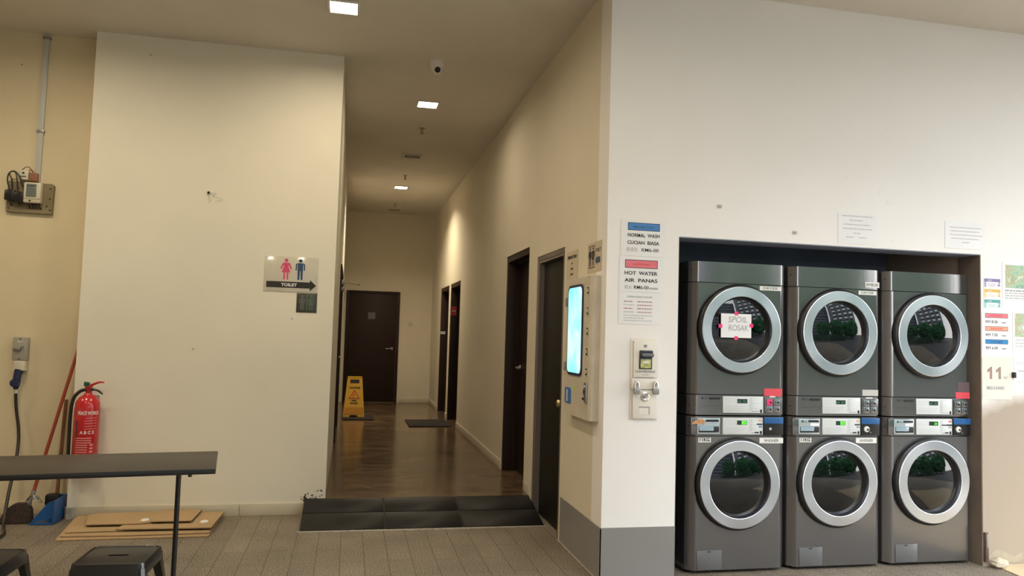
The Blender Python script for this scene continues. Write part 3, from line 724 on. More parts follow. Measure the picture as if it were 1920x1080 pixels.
sheet('photo_poster', 'poster with a green photograph and text at the right edge, upper one', 4.522, 1.806, .24, .312, f6, group='green posters')
def f7(g, w, h):
    g.box(.018, w-.02, -.0018, -.0014, .125, h-.008, M_PHOTO)
    g.lathe([(.045, -.0024), (.055, -.0024), (.055, -.0018), (.045, -.0018)], M_PAPERG, Matrix.Translation((.12, 0, .18)), 24)
    for k in range(3): g.line(.022, w-.02, .098-.022*k, .009, M_INKL, Yt)
sheet('photo_poster', 'poster with a green photograph right of the RM price list', 4.606, 1.464, .22, .300, f7, group='green posters')
def f8(g, w, h):
    for k, (c, t1, t2) in enumerate(((M_SALM, 'HOT/PANAS', 'RM 8.00'), (mat('salmon band', (.78, .34, .22), .5), 'WARM SUAM', 'RM 7.00'), (mat('bright blue band', (.02, .22, .52), .5), 'COOL SEJUK', 'RM 6.00'))):
        z = .262-k*.092
        g.box(.026, .216, -.0018, -.0014, z, z+.032, M_INK); g.box(.029, .213, -.0021, -.0016, z+.003, z+.029, c); g.text(t1, .12, z+.010, .017, M_RED if k < 2 else M_NAVY, -.0026, width=.10)
        g.text(t2, .028, z-.038, .030, M_INK, Yt, 'LEFT'); g.text('/wash', .162, z-.036, .016, M_INK, Yt, 'LEFT')
sheet('price_list', 'white price list with red, orange and blue bands beside the recess', 4.350, 1.455, .244, .306, f8)
def f9(g, w, h):
    [g.prism([(q, .228), (q-.010, .228), (q-.040, .206), (q-.040, .186), (q-.020, .198), (q-.020, .142), (q, .142)], -.0022, -.0014, M_INKB) for q in (.082, .155)]; g.text('KG', .195, .145, .025, M_INKG, Yt); g.text('BIG LOAD', .11, .070, .030, M_INKG, Yt, width=.145, bold=.0012)
sheet('load_sign', 'cream sign reading 11 KG BIG LOAD below the price list', 4.347, 1.145, .245, .298, f9, mat('cream card', (.74, .68, .60), .6))
def f10(g, w, h):
    g.line(.02, .10, .195, .004, M_INKL, Yt); g.line(.02, .13, .182, .004, M_INKL, Yt); g.text('Stamford', .03, .13, .018, M_INKG, Yt, 'LEFT'); g.line(.03, .16, .055, .004, M_INKL, Yt)
sheet('text_sheet', 'white sheet hanging lowest at the right edge beside the 11 KG sign', 4.612, 1.212, .21, .238, f10)
g = MB(); g.box(-.014, .012, -.018, 0, -.020, .020, M_GAP, .004); o = g.build('binder_clip'); o.location = (4.605, Y2-.002, 1.318); tag(o, 'small black clip on the left edge of the lowest white sheet', 'clip')
# switch plate stubs on the wall
for (x, z, lb) in ((2.333, 2.377, 'tiny white cable clip high above the left corner of the recess'), (2.881, 2.235, 'tiny plastic plug on the wall just above the recess')):
    g = MB(); g.box(-.016, .016, -.008, 0, -.010, .010, M_PAPERG, .003); g.cyl((0, -.008, 0), (0, -.010, 0), .005, M_INKG, 8); o = g.build('wall_plug'); o.location = (x, Y2, z); tag(o, lb, 'wall plug')

# coin changer let into the wall
r = thing('coin_changer', 'narrow cream coin changer with two padlocks in the corner wall', 'coin machine', (1.829, Y2, .995))
g = MB(); g.box(-.093, .093, -.006, 0, -.005, .505, M_BOXW, .003); g.build('back_plate', r)
g = MB(); g.box(-.078, .088, -.020, -.006, .258, .490, M_BOXW, .004); g.cyl((0, -.020, .458), (0, -.026, .458), .009, M_STEELD, 14); g.text('CONVERANCE', 0, .290, .020, M_INK, -.0207, width=.135); g.text('MODEL I', .006, .272, .012, M_INKG, -.0207, width=.05); g.text('CALCULATOR', .0, .252+.004, .012, M_INKG, -.0207, width=.12); up = g.build('upper_cover', r)
g = MB(); g.box(-.042, .048, -.034, -.018, .385, .430, M_DARKM, .006); g.box(-.030, .050, -.044, -.030, .390, .412, mat('grey slot bar', (.16, .16, .17), .3, .3), .005); g.box(-.042, .044, -.026, -.018, .312, .388, M_DARKM, .002); g.box(-.034, .036, -.029, -.025, .318, .374, M_YLW, .002); g.box(-.020, .022, -.031, -.029, .350, .362, M_WPLAS); g.build('bill_slot', r)
g = MB(); g.box(-.090, .092, -.026, -.006, .185, .254, M_BOXW, .004); g.build('hasp_plate', r)
for sx in (-.060, .066):
    g = MB(); g.box(sx-.020, sx+.020, -.052, -.030, .156, .196, M_STEELD, .005); pl = g.build('padlock', r)
    g = MB(); g.tube([(sx-.012, -.041, .192), (sx-.012, -.041, .222), (sx, -.041, .238), (sx+.012, -.041, .222), (sx+.012, -.041, .192)], .0042, M_CHROME, 8, 1); g.box(sx-.006, sx+.006, -.042, -.024, .205, .238, M_STEELD, .002); g.build('shackle', pl)
g = MB(); g.box(-.078, .084, -.018, -.006, .002, .183, M_BOXW, .004); lo = g.build('lower_door', r)
g = MB(); g.lathe([(.030, -.018), (.030, -.022), (.022, -.026), (.018, -.022), (.0, -.020)], M_CHROME, Matrix.Translation((.002, 0, .140)), 28); g.cyl((.002, -.020, .140), (.002, -.028, .140), .010, M_STEELD, 12); g.build('lock', lo)
g = MB(); g.box(-.036, .036, -.0185, -.0175, .030, .078, M_INKG, 0); g.box(-.036, .028, -.0195, -.0185, .030, .070, M_BOXW); g.build('coin_return', lo)

# vending cabinet on the corridor side of the corner; local x runs towards the camera
r = thing('wall_vending_dispenser', 'cream wall dispenser with a tall glowing cyan window', 'dispenser', (XR, 5.215, .965), -PI/2)
VW = .72; VD = .062
g = MB(); g.slab([(0, 0), (0, -VD+.006), (.006, -VD), (.478, -VD), (.484, -VD+.007), (.492, -VD+.007), (.498, -VD), (.560, -VD), (.585, -VD+.012), (.588, 0)], 0, .930, M_BEIGEP); g.build('cabinet', r, sharp=20)
g = MB(); t = bmesh.new()
def rrect(x0, x1, z0, z1, rr, n=6):
    P = []
    for cx, cz, a0 in ((x1-rr, z1-rr, 0), (x0+rr, z1-rr, PI/2), (x0+rr, z0+rr, PI), (x1-rr, z0+rr, 1.5*PI)):
        P += [(cx+rr*math.cos(a0+k*PI/2/n), cz+rr*math.sin(a0+k*PI/2/n)) for k in range(n+1)]
    return P
t.free(); g.prism(rrect(.085, .425, .272, .886, .05), -VD-.008, -VD+.002, M_NAVYP); wf = g.build('window_gasket', r)
g = MB(); g.prism(rrect(.103, .407, .290, .868, .038), -VD-.010, -VD-.006, M_SCREEN); g.build('lit_window', wf)
for k, z in enumerate((.835, .703, .572, .440, .310)):
    g = MB(); g.box(.508, .553, -VD-.005, -VD+.002, z-.026, z+.026, M_IVORY, .002); g.box(.512, .549, -VD-.0065, -VD-.004, z-.021, z+.021, M_GAP); g.box(.516, .528, -VD-.009, -VD-.006, z-.012, z+.012, M_IVORY); g.box(.533, .545, -VD-.009, -VD-.007, z-.012, z+.014, M_IVORY); g.build('selector_button', r)
g = MB(); g.box(.503, .553, -VD-.012, -VD+.002, .115, .240, M_STEELD, .003); g.box(.502, .520, -VD-.016, -VD-.010, .165, .195, M_GAP, .002); g.cyl((.530, -VD-.012, .215), (.530, -VD-.020, .215), .008, M_CHROME, 12); g.box(.498, .512, -VD-.022, -VD-.010, .128, .142, M_GAP, .002); g.build('coin_mechanism', r)
g = MB(); g.prism(rrect(.045, .185, .072, .180, .02), -VD-.004, -VD+.002, mat('blue sticker', (.05, .18, .55), .4)); g.box(.09, .115, -VD-.006, -VD-.004, .085, .165, M_WPLAS); o = g.build('blue_sticker', r); o['label'] = 'blue sticker near the bottom'
g = MB(); g.cyl((.262, -VD, .190), (.262, -VD-.002, .190), .016, mat('green dot', (.45, .75, .15), .5), 16); g.build('green_sticker', r)
for z in (.775, .325): g = MB(); g.box(.03, .05, -VD-.014, -VD+.004, z-.03, z+.03, M_STEELD, .003); g.build('hinge', r)

def f11(g, w, h):
    g.text('PERHATIAN', w/2, .160, .032, M_INK, Yt, width=w*.80, bold=.0015)
    g.text('SILA', w/2, .118, .020, M_INK, Yt); g.text('GUNA', w/2, .078, .022, M_INK, Yt); g.text('SYILING', w/2, .038, .022, M_INK, Yt)
sheet('paper_notice', 'yellowed paper notice beside the dark door above the dispenser', XR, 1.905, .285, .215, f11, M_OLDPAPER, y=5.425, rz=-PI/2, tilt=0)
def man(g, cx, z0, s, m, y=-.0022, skirt=False):
    t0, t1 = y-.0006, y
    g.prism([(cx+.085*s*math.cos(k*PI/8), z0+.90*s+.085*s*math.sin(k*PI/8)) for k in range(16)], t0, t1, m)
    if skirt:
        g.prism([(cx-.11*s, z0+.79*s), (cx+.11*s, z0+.79*s), (cx+.10*s, z0+.60*s), (cx+.20*s, z0+.34*s), (cx-.20*s, z0+.34*s), (cx-.10*s, z0+.60*s)], t0, t1, m)
        for d in (-1, 1):
            g.prism([(cx+d*.11*s, z0+.79*s), (cx+d*.16*s, z0+.77*s), (cx+d*.27*s, z0+.50*s), (cx+d*.215*s, z0+.48*s), (cx+d*.10*s, z0+.70*s)][::d], t0, t1, m)
            g.prism([(cx+d*.03*s, z0+.34*s), (cx+d*.11*s, z0+.34*s), (cx+d*.11*s, z0), (cx+d*.04*s, z0)][::d], t0, t1, m)
    else:
        g.prism([(cx-.13*s, z0+.79*s), (cx+.13*s, z0+.79*s), (cx+.12*s, z0+.42*s), (cx-.12*s, z0+.42*s)], t0, t1, m)
        for d in (-1, 1):
            g.prism([(cx+d*.13*s, z0+.79*s), (cx+d*.21*s, z0+.74*s), (cx+d*.215*s, z0+.44*s), (cx+d*.155*s, z0+.44*s), (cx+d*.150*s, z0+.68*s)][::d], t0, t1, m)
            g.prism([(cx+d*.012*s, z0+.42*s), (cx+d*.12*s, z0+.42*s), (cx+d*.115*s, z0), (cx+d*.03*s, z0)][::d], t0, t1, m)
def f12(g, w, h):
    g.box(.02, .155, -.0018, -.0014, .03, h-.02, M_INK); g.box(.026, .088, -.0020, -.0017, .036, h-.026, M_OLDPAPER); g.box(.092, .149, -.0020, -.0017, .036, h-.026, M_OLDPAPER)
    man(g, .057, .042, .13, M_INK, -.0024); man(g, .120, .042, .13, M_INK, -.0024, True)
    g.text('TOILET', .222, .130, .034, M_INK, Yt, width=.11)
    g.prism([(.165, .075), (.198, .108), (.198, .095), (.265, .095), (.265, .055), (.198, .055), (.198, .042)], -.0024, -.0016, M_NAVY)
sheet('toilet_direction_sign', 'small toilet sign with a dark blue left arrow on the corner above the dispenser', XR, 1.928, .29, .200, f12, M_OLDPAPER, y=4.912, rz=-PI/2, cat='sign')

# ------------------------------------------------------------------ left wall signs
r = thing('toilet_sign', 'clear toilet sign with pink woman, blue man and black right arrow', 'sign', (-.700, Y1, 1.795), .0)
M_ACR = mat('frosted acrylic', (.66, .62, .53), .15, noise=.05, nscale=8, coat=.4)
g = MB(); g.box(0, .425, -.004, -.001, 0, .290, M_ACR, .001)
for (x, z) in ((.012, .015), (.012, .275), (.413, .275), (.413, .015)): g.cyl((x, -.004, z), (x, -.007, z), .005, M_CHROME, 10)
g.build('sign_board', r)
g = MB(); man(g, .172, .100, .175, M_PINK, -.0046, True); g.build('woman_figure', r)
g = MB(); man(g, .284, .100, .175, M_NAVY, -.0046); g.build('man_figure', r)
g = MB(); g.prism([(.022, .033), (.022, .083), (.365, .083), (.365, .104), (.415, .056), (.365, .010), (.365, .033)], -.0052, -.0045, mat('charcoal arrow', (.025, .022, .018), .4)); g.text('TOILET', .200, .046, .034, M_PAPER, -.0056, width=.125, bold=.0012); g.build('arrow', r)
g = MB(); g.box(0, .163, -.003, 0, 0, .158, mat('dark mirrored plate', (.055, .062, .05), .3, noise=.2, nscale=20), .001); o = g
man(g, .045, .02, .125, mat('faint grey figure', (.12, .125, .11), .4), -.0034); man(g, .115, .02, .125, mat('faint green figure', (.10, .135, .10), .4), -.0034, True); g.box(.078, .086, -.0036, -.003, .02, .148, mat('faint green figure', (.10, .135, .10), .4))
o = g.build('restroom_plate'); o.location = (-.435, Y1-.0005, 1.630); tag(o, 'small dark plate with two faint figures under the toilet sign', 'sign')
g = MB(); g.tube([(-.03, 0, .004), (0, -.03, .0), (.035, -.045, -.002), (.028, -.045, -.014), (.005, -.03, -.03)], .004, M_WPLAS, 8, 1); g.cyl((-.03, 0, .004), (-.03, -.012, .003), .011, M_GAP, 10); o = g.build('wall_hook'); o.location = (-1.125, Y1, 2.565); tag(o, 'bent white wire stub sticking out high on the cream wall', 'wire hook')
for (x, y, z, lb) in ((-1.647, Y1, 3.651, 'tiny dark nail near the ceiling on the cream wall'), (-.462, Y1, 1.578, 'tiny screw in the wall below the dark restroom plate'), (-1.209, Y1, 1.313, 'tiny dark nail in the middle of the cream wall'), (-2.643, Y3, 3.535, 'tiny dark nail high on the yellowed wall left of the conduit')):
    g = MB(); g.cyl((0, 0, 0), (0, -.008, 0), .0055, M_INKG, 10); o = g.build('nail'); o.location = (x, y, z); tag(o, lb, 'nail')

# conduit and meter board
r = thing('conduit', 'grey cable trunking running from the ceiling to the meter board', 'cable trunking', (-2.47, Y3, 2.592))
g = MB(); g.box(-.020, .020, -.022, 0, 0, 1.20, mat('grey trunking', (.52, .52, .50), .5), .002); g.build('trunking', r)
for z in (.40, 1.16): g = MB(); g.box(-.028, .028, -.026, 0, z, z+.025, M_STEELD, .002); g.build('clip', r)
r = thing('meter_board', 'khaki board with an electricity meter, loose wires and black fuse holders', 'meter board', (-2.505, Y3, 2.345))
g = MB(); g.prism([(-.168, .0), (.160, -.004), (.165, .225), (.150, .240), (-.165, .245)], -.030, 0, M_BOARD, None, .003)
for (x, z) in ((-.15, .03), (.145, .03), (.14, .20), (.14, .12), (-.14, .21), (.12, .06), (-.13, .05)): g.cyl((x, -.030, z), (x, -.033, z), .006, M_GAP, 8)
g.build('board', r)
g = MB(); g.box(-.030, .090, -.085, -.030, .075, .235, M_IVORY, .006); me_ = g.build('meter', r)
g = MB(); g.box(-.012, .060, -.088, -.085, .120, .222, mat('meter screen', (.16, .18, .18), .2), .002); g.box(-.008, .056, -.0885, -.088, .205, .209, M_GAP); g.build('meter_screen', me_)
g = MB(); g.cyl((.018, -.085, .090), (.018, -.089, .090), .007, M_GAP, 12); g.box(-.028, .088, -.0865, -.085, .104, .107, M_BOARD); g.build('seal', me_)
for k, x in enumerate((-.155, -.085)):
    g = MB(); g.box(x-.012, x+.062, -.085, -.030, .085-.012*k, .170-.012*k, M_GASK, .010); g.build('fuse_holder', r)
g = MB(); g.box(-.085, -.015, -.060, -.012, .255, .335, M_IVORY, .008); g.cyl((-.05, -.060, .31), (-.05, -.063, .31), .008, M_GAP, 10); g.box(-.075, -.03, -.062, -.060, .278, .284, M_GAP)
g.build('junction_box', r)
g = MB(); g.box(-.010, .050, -.055, -.024, .250, .315, mat('orange brown block', (.28, .12, .06), .6), .004); g.build('terminal_block', r)
for pts, m in (([(-.12, -.06, .17), (-.12, -.07, .25), (-.15, -.07, .30), (-.11, -.07, .325), (-.07, -.07, .28), (-.045, -.06, .20)], M_CABLE), ([(-.135, -.06, .17), (-.16, -.065, .24), (-.15, -.065, .31), (-.10, -.065, .32), (-.085, -.07, .24), (-.08, -.065, .17)], M_CABLE), ([(-.07, -.05, .33), (-.03, -.055, .365), (.0, -.055, .35), (.02, -.05, .30), (.03, -.045, .25)], M_WIRE), ([(-.02, -.05, .33), (.01, -.055, .34), (.04, -.05, .30), (.045, -.045, .24)], mat('orange wire', (.3, .1, .03), .5))):
    g = MB(); g.tube(pts, .0055 if m == M_CABLE else .003, m, 8, 2); g.build('wire', r)
for k in range(4): g = MB(); g.tube([(-.002+.024*k, -.045, .078), (0+.024*k, -.05, .055), (.004+.026*k, -.034, .035)], .0055, M_CABLE, 8, 1); g.build('wire', r)
for x in (-.13, -.07): g = MB(); g.tube([(x, -.05, .085), (x, -.052, .065), (x+.002, -.034, .052)], .006, M_WIRE, 8, 1); g.build('wire', r)

r = thing('power_isolator', 'grey isolator switch and socket box on the yellowed wall', 'power outlet', (-2.497, Y3, 1.10))
g = MB(); g.box(-.052, .052, -.055, 0, .088, .268, mat('grey switch box', (.36, .33, .28), .5), .006); g.cyl((0, -.055, .255), (0, -.058, .255), .005, M_GAP, 8); g.cyl((0, -.055, .10), (0, -.058, .10), .005, M_GAP, 8); g.box(-.02, .02, -.057, -.055, .225, .24, M_PAPERG); g.build('switch_box', r)
g = MB(); g.box(-.045, .012, -.075, -.055, .165, .190, M_STEELD, .006); g.cyl((-.01, -.055, .178), (-.01, -.07, .178), .020, M_STEELD, 16); g.tube([(-.045, -.068, .178), (.03, -.068, .20)], .006, M_STEELD, 8); g.build('switch_lever', r)
g = MB(); g.box(-.036, .046, -.062, 0, .015, .086, M_BEIGEP, .008); g.prism([(-.042, .012), (.050, .012), (.044, .030), (-.036, .030)], -.066, -.01, M_BEIGEP); g.build('socket', r)
r = thing('power_cable', 'black cable with a blue plug hanging from the socket to the floor', 'cable', (-2.497, Y3, 1.10))
g = MB(); g.cyl((0, -.045, .018), (-.008, -.055, -.06), .030, M_NAVYP, 20, .027); g.lathe([(0, .0), (.030, .0), (.034, -.012), (.030, -.034), (0, -.040)], M_NAVYP, Matrix.Translation((-.012, -.055, -.085)), 24); g.tube([(-.008, -.055, -.06), (-.010, -.055, -.10), (-.008, -.055, -.135)], [.03, .028, .014], M_NAVYP, 20); g.build('plug', r)
g = MB(); g.tube([(-.008, -.055, -.13), (-.006, -.055, -.17)], .011, M_IVORY, 12); g.build('strain_relief', r)
g = MB(); g.tube([(-.006, -.055, -.165), (.0, -.05, -.28), (.035, -.055, -.45), (.060, -.12, -.62), (.085, -.28, -.82), (.11, -.40, -.98), (.14, -.50, -1.087), (.22, -.66, -1.088), (.20, -.9, -1.088), (-.3, -1.0, -1.088), (-.9, -.95, -1.088)], .0115, M_CABLE, 12, 3); g.build('cord', r)

# fire extinguisher
r = thing('fire_extinguisher', 'red fire extinguisher hanging on the edge of the cream wall', 'fire extinguisher', (-1.918, Y1-.098, .34))
g = MB(); g.lathe([(0, .012), (.075, .0), (.088, .012), (.088, .50), (.082, .555), (.060, .592), (.032, .610), (.025, .625), (0, .625)], M_EXTR, None, 48, 'Z'); g.build('cylinder', r, sharp=50)
def curved_text(g, st, z, size, m, R, width, a0, bold=0):
    """lettering wrapped round the cylinder, centred at angle a0 from -Y"""
    t = MB(); t.text(st, 0, z, size, m, 0, width=width, bold=bold, depth=.0004)
    bm = t.bm
    for v in bm.verts:
        a = a0+v.co.x/R; rr = R-v.co.y*1
        v.co = Vector((rr*math.sin(a), -rr*math.cos(a), v.co.z))
    g.merge(bm.copy(), m); bm.free()
def curved_patch(g, x0, x1, z0, z1, m, R, a0):
    t = bmesh.new(); n = 12; A = []
    for k in range(n+1):
        a = a0+(x0+(x1-x0)*k/n)/R; A.append((t.verts.new((R*math.sin(a), -R*math.cos(a), z0)), t.verts.new((R*math.sin(a), -R*math.cos(a), z1))))
    for p, q in zip(A, A[1:]): t.faces.new((p[0], q[0], q[1], p[1]))
    g.merge(t, m)
g = MB(); A0 = .05
M_EXL = mat('pale red print', (.72, .28, .28), .5); M_EXW = mat('white print', (.80, .72, .70), .5)
curved_text(g, 'PEACE WORLD', .468, .036, M_EXW, .0890, .150, A0+.35, .0012)
for k in range(5): curved_patch(g, -.012+.01*(k == 0), .075, .440-k*.020, .444-k*.020, M_EXL, .0888, A0+.2)
curved_text(g, 'A B C E', .325, .032, M_EXW, .0890, .100, A0+.30, .001)
for k in range(10): curved_patch(g, -.055, .030 if k > 2 else .055, .290-k*.017, .297-k*.017, M_EXL, .0888, A0+.05)
for k in range(3): curved_patch(g, .045, .070, .235-k*.025, .25-k*.025, M_EXL, .0888, A0+.05)
curved_patch(g, -.055, .07, .105, .109, M_EXW, .0888, A0+.05); curved_patch(g, -.062, -.045, .300, .425, mat('dark print', (.10, .04, .05), .5), .0888, A0)
g.build('print', r)
g = MB(); g.lathe([(.089, 0), (.0915, .004), (.0915, .016), (.089, .02)], mat('purple strap', (.10, .02, .12), .5), Matrix.Translation((0, 0, .075)), 40, 'Z'); g.build('strap', r)
g = MB(); g.cyl((0, 0, .615), (0, 0, .665), .020, mat('red valve', (.35, .03, .03), .4, .3), 20); g.box(-.022, .022, -.02, .02, .645, .680, mat('red valve', (.35, .03, .03), .4, .3), .005); g.build('valve', r)
g = MB(); g.cyl((-.018, -.004, .675), (-.012, -.004, .705), .018, M_GREENP, 14, .022); g.build('safety_seal', r)
g = MB(); g.tube([(0, 0, .672), (.03, 0, .690), (.075, 0, .708), (.105, 0, .705)], [.010, .009, .008, .006], M_EXTR, 8, 1); g.build('squeeze_lever', r)
g = MB(); g.tube([(.01, 0, .645), (.04, 0, .652), (.07, 0, .640), (.098, 0, .615)], [.010, .008, .008, .006], M_DARKM, 8, 1); g.build('carry_handle', r)
g = MB(); g.tube([(-.015, 0, .650), (-.06, -.005, .640), (-.105, -.01, .58), (-.115, -.01, .45), (-.112, -.01, .25), (-.110, -.01, .08), (-.105, -.01, .02)], .0125, M_CABLE, 12, 2); g.build('hose', r)
g = MB(); g.box(-.05, .05, .085, .098, .40, .60, M_STEELD, .003); g.build('wall_bracket', r)

# ------------------------------------------------------------------ broom, stick, dustpan
r = thing('broom', 'broom with a long red handle and worn brown bristles leaning in the corner', 'broom')
g = MB(); a, b = Vector((-2.265, 6.36, .20)), Vector((-2.035, 6.605, 1.50)); b = Vector((-2.073, 6.575, 1.34)); g.tube([a, b], .0125, M_REDW, 12); g.build('handle', r)
g = MB(); g.tube([(-2.290, 6.335, .09), a+Vector((.004, .004, .03))], [.017, .015], M_STEELD, 12); g.build('ferrule', r)
g = MB(); 
t = bmesh.new(); rnd = random.Random(5)
g.prism([(-.15, 0), (.07, 0), (.06, .10), (.03, .145), (-.05, .145), (-.11, .10)], -.035, .035, M_BRIST, Matrix.Translation((-2.315, 6.33, .002)), .006)
for k in range(70):
    x = rnd.uniform(-.14, .065); y = rnd.uniform(-.04, .04); g.tube([(-2.315+x*.4, 6.33+y*.5, .14), (-2.315+x, 6.33+y*1.2, .004)], .0035, M_BRIST, 4)
t.free(); g.build('bristles', r)
g = MB(); 
for k in range(7):
    a = k*PI/7+.2; g.tube([(-2.25+.06*math.cos(a), 6.35, .14+.03*math.sin(a)), (-2.25+.03*math.cos(a), 6.33, .19+.03*math.sin(a)), (-2.23-.05*math.cos(a), 6.31, .15)], .003, M_STEELD, 6, 2)
g.build('wire_binding', r)
r = thing('dustpan', 'blue dustpan with a brown wooden stick handle standing by the wall end', 'dustpan')
g = MB(); g.tube([(-2.137, 6.47, .13), (-2.150, 6.56, .72), (-2.152, 6.585, .888)], .0135, M_WOOD, 12); g.build('handle', r)
g = MB()
g.prism([(-2.235, .02), (-2.085, .045), (-2.080, .175), (-2.130, .155)], 6.27, 6.285, M_BLUEPL); g.slab([(-2.24, 6.25), (-2.08, 6.25), (-2.08, 6.50), (-2.20, 6.50)], .002, .014, M_BLUEPL)
g.prism([(-2.085, .01), (-2.075, .01), (-2.075, .175), (-2.085, .175)], 6.25, 6.50, M_BLUEPL); g.prism([(-2.20, .01), (-2.08, .01), (-2.08, .175), (-2.20, .175)], 6.49, 6.50, M_BLUEPL); g.build('pan', r)
g = MB(); g.box(-2.205, -2.10, 6.41, 6.485, .10, .19, M_GASK, .02); g.build('brush', r)

# ------------------------------------------------------------------ flattened cardboard
def board(pts, z, label, th=.010, sticker=None):
    g = MB(); g.slab(pts, z+.004, z+th, M_CARD); g.slab([(x*.999, y) for x, y in pts], z, z+.004, M_CARDGAP)  # dark lower layer: sheet edge plus painted shade of the gap beneath
    for (x, y) in sticker or []:
        g.slab([(x+.028*math.cos(k*PI/6)*(1+.3*math.sin(3*k)), y+.045*math.sin(k*PI/6)) for k in range(12)], z+th, z+th+.0006, M_PAPER)
    return tag(g.build('cardboard_sheet'), label, 'cardboard', 'flattened cardboard boxes')
board([(-1.905, 5.79), (-1.25, 5.80), (-.92, 5.80), (-.915, 6.36), (-1.98, 6.36)], .0, 'widest brown cardboard sheet lying lowest on the floor')
board([(-1.900, 5.85), (-1.50, 5.835), (-.925, 5.85), (-.915, 6.38), (-1.97, 6.38)], .0115, 'brown cardboard sheet directly above the lowest one')
board([(-1.885, 5.905), (-1.55, 5.92), (-1.45, 5.95), (-1.45, 6.36), (-1.955, 6.40)], .023, 'brown cardboard sheet at the left of the pile under the folded flaps')
board([(-1.560, 5.915), (-.920, 5.905), (-.905, 6.39), (-1.50, 6.40)], .0345, 'brown cardboard sheet at the right of the pile with a white sticker', sticker=[(-1.0, 6.08)])
board([(-1.79, 6.02), (-1.45, 6.02), (-1.35, 6.055), (-1.33, 6.39), (-1.82, 6.36), (-1.86, 6.31)], .046, 'top left cardboard flap of the pile with a torn white sticker', sticker=[(-1.42, 6.12)])
board([(-1.36, 6.03), (-1.08, 6.03), (-1.07, 6.385), (-1.36, 6.395)], .0575, 'top middle cardboard flap of the pile', th=.009)

# ------------------------------------------------------------------ table and stools
r = thing('bar_table', 'long narrow dark brown table on a slim black post', 'table', (-.662, 4.285, 0), math.radians(8.0))
g = MB(); g.box(-1.75, 0, 0, .60, .722, .748, M_TABLE, .004); g.build('tabletop', r)
g = MB(); g.box(-1.751, .001, -.001, .012, .719, .746, M_DARKM, .002); g.box(-.011, .001, .012, .60, .719, .746, M_DARKM, .002); g.build('edge_band', r)
for x in (-.192, -1.58):
    g = MB(); g.cyl((x, .27, .02), (x, .27, .716), .0135, M_DARKM, 16); g.build('leg', r)
    g = MB(); g.box(x-.02, x+.02, .03, .56, 0, .022, M_DARKM, .004); g.box(x-.06, x+.06, .15, .39, .712, .718, M_DARKM, .001); g.build('foot', r)
g = MB(); g.cyl((-.125, .05, .721), (-.125, .05, .70), .010, M_DARKM, 12); g.build('bolt', r)

def make_stool(label, loc, rz):
    r = thing('metal_stool', label, 'stool', loc, rz, 'black metal stools')
    hw = .152; z = .45
    # seat: rounded square with a hand slot, dished rim
    g = MB(); t = bmesh.new()
    out_ = rrect(-hw, hw, -hw, hw, .032, 5); slot = rrect(-.045, .045, -.011, .011, .0105, 5)
    n = len(out_)
    def ringv(P, zz): return [t.verts.new((p[0], p[1], zz)) for p in P]
    R0 = ringv(slot, z-.012); R1 = ringv(slot, z-.003); R1b = ringv([(p[0]*1.15, p[1]*1.3) for p in slot], z-.003); R1c = ringv([(p[0]*.90, p[1]*.90) for p in out_], z-.003); R2 = ringv([(p[0]*.92, p[1]*.92) for p in out_], z-.003); R3 = ringv([(p[0]*.94, p[1]*.94) for p in out_], z+.001)
    R4 = ringv([(p[0]*.985, p[1]*.985) for p in out_], z); R5 = ringv(out_, z-.008); R6 = ringv([(p[0]*1.03, p[1]*1.03) for p in out_], z-.055); R7 = ringv([(p[0]*1.015, p[1]*1.015) for p in out_], z-.055)
    R8 = ringv([(p[0]*.99, p[1]*.99) for p in out_], z-.014); R9 = ringv(slot, z-.013)
    for A, B in ((R0, R1), (R1, R1b), (R1b, R1c), (R1c, R2), (R2, R3), (R3, R4), (R4, R5), (R5, R6), (R6, R7), (R7, R8), (R8, R9)):
        for k in range(n): t.faces.new((A[k], A[(k+1) % n], B[(k+1) % n], B[k]))
    bmesh.ops.recalc_face_normals(t, faces=t.faces); g.merge(t, M_DARKM); g.build('seat', r, sharp=50)
    for sx in (-1, 1):
        for sy in (-1, 1):
            g = MB(); t = bmesh.new(); rings = []
            for zz, c, wd in ((z-.022, hw*1.0, .060), (z-.10, hw*1.06, .052), (.22, hw*1.19, .040), (.0, hw*1.33, .030)):
                # L-shaped pressed sheet leg, corner outward
                P = [(c, c-wd), (c, c-.012), (c-.012, c), (c-wd, c), (c-wd, c-.006), (c-.014, c-.006), (c-.006, c-.014), (c-.006, c-wd)]
                rings.append([t.verts.new((p[0]*sx, p[1]*sy, zz)) for p in P])
            for A, B in zip(rings, rings[1:]):
                for k in range(8): t.faces.new((A[k], A[(k+1) % 8], B[(k+1) % 8], B[k]))
            t.faces.new(rings[0]); t.faces.new(rings[-1][::-1]); bmesh.ops.recalc_face_normals(t, faces=t.faces)
            g.merge(t, M_DARKM); g.build('leg', r, sharp=35)
    g = MB(); q = hw*1.2
    for zz, q in ((.20, hw*1.175),):
        g.box(-q, q, -q+.006, -q+.012, zz, zz+.022, M_DARKM); g.box(-q, q, q-.012, q-.006, zz, zz+.022, M_DARKM); g.box(-q+.006, -q+.012, -q, q, zz, zz+.022, M_DARKM); g.box(q-.012, q-.006, -q, q, zz, zz+.022, M_DARKM)
    g.build('stretcher', r)
    return r
s1 = make_stool('black metal stool with a slotted seat in front of the table post', (-.985, 3.80, 0), math.radians(-2))
s2 = copy_tree(s1); s2.location = (-1.560, 3.80, 0); s2['label'] = 'black metal stool cut off by the left edge of the picture'

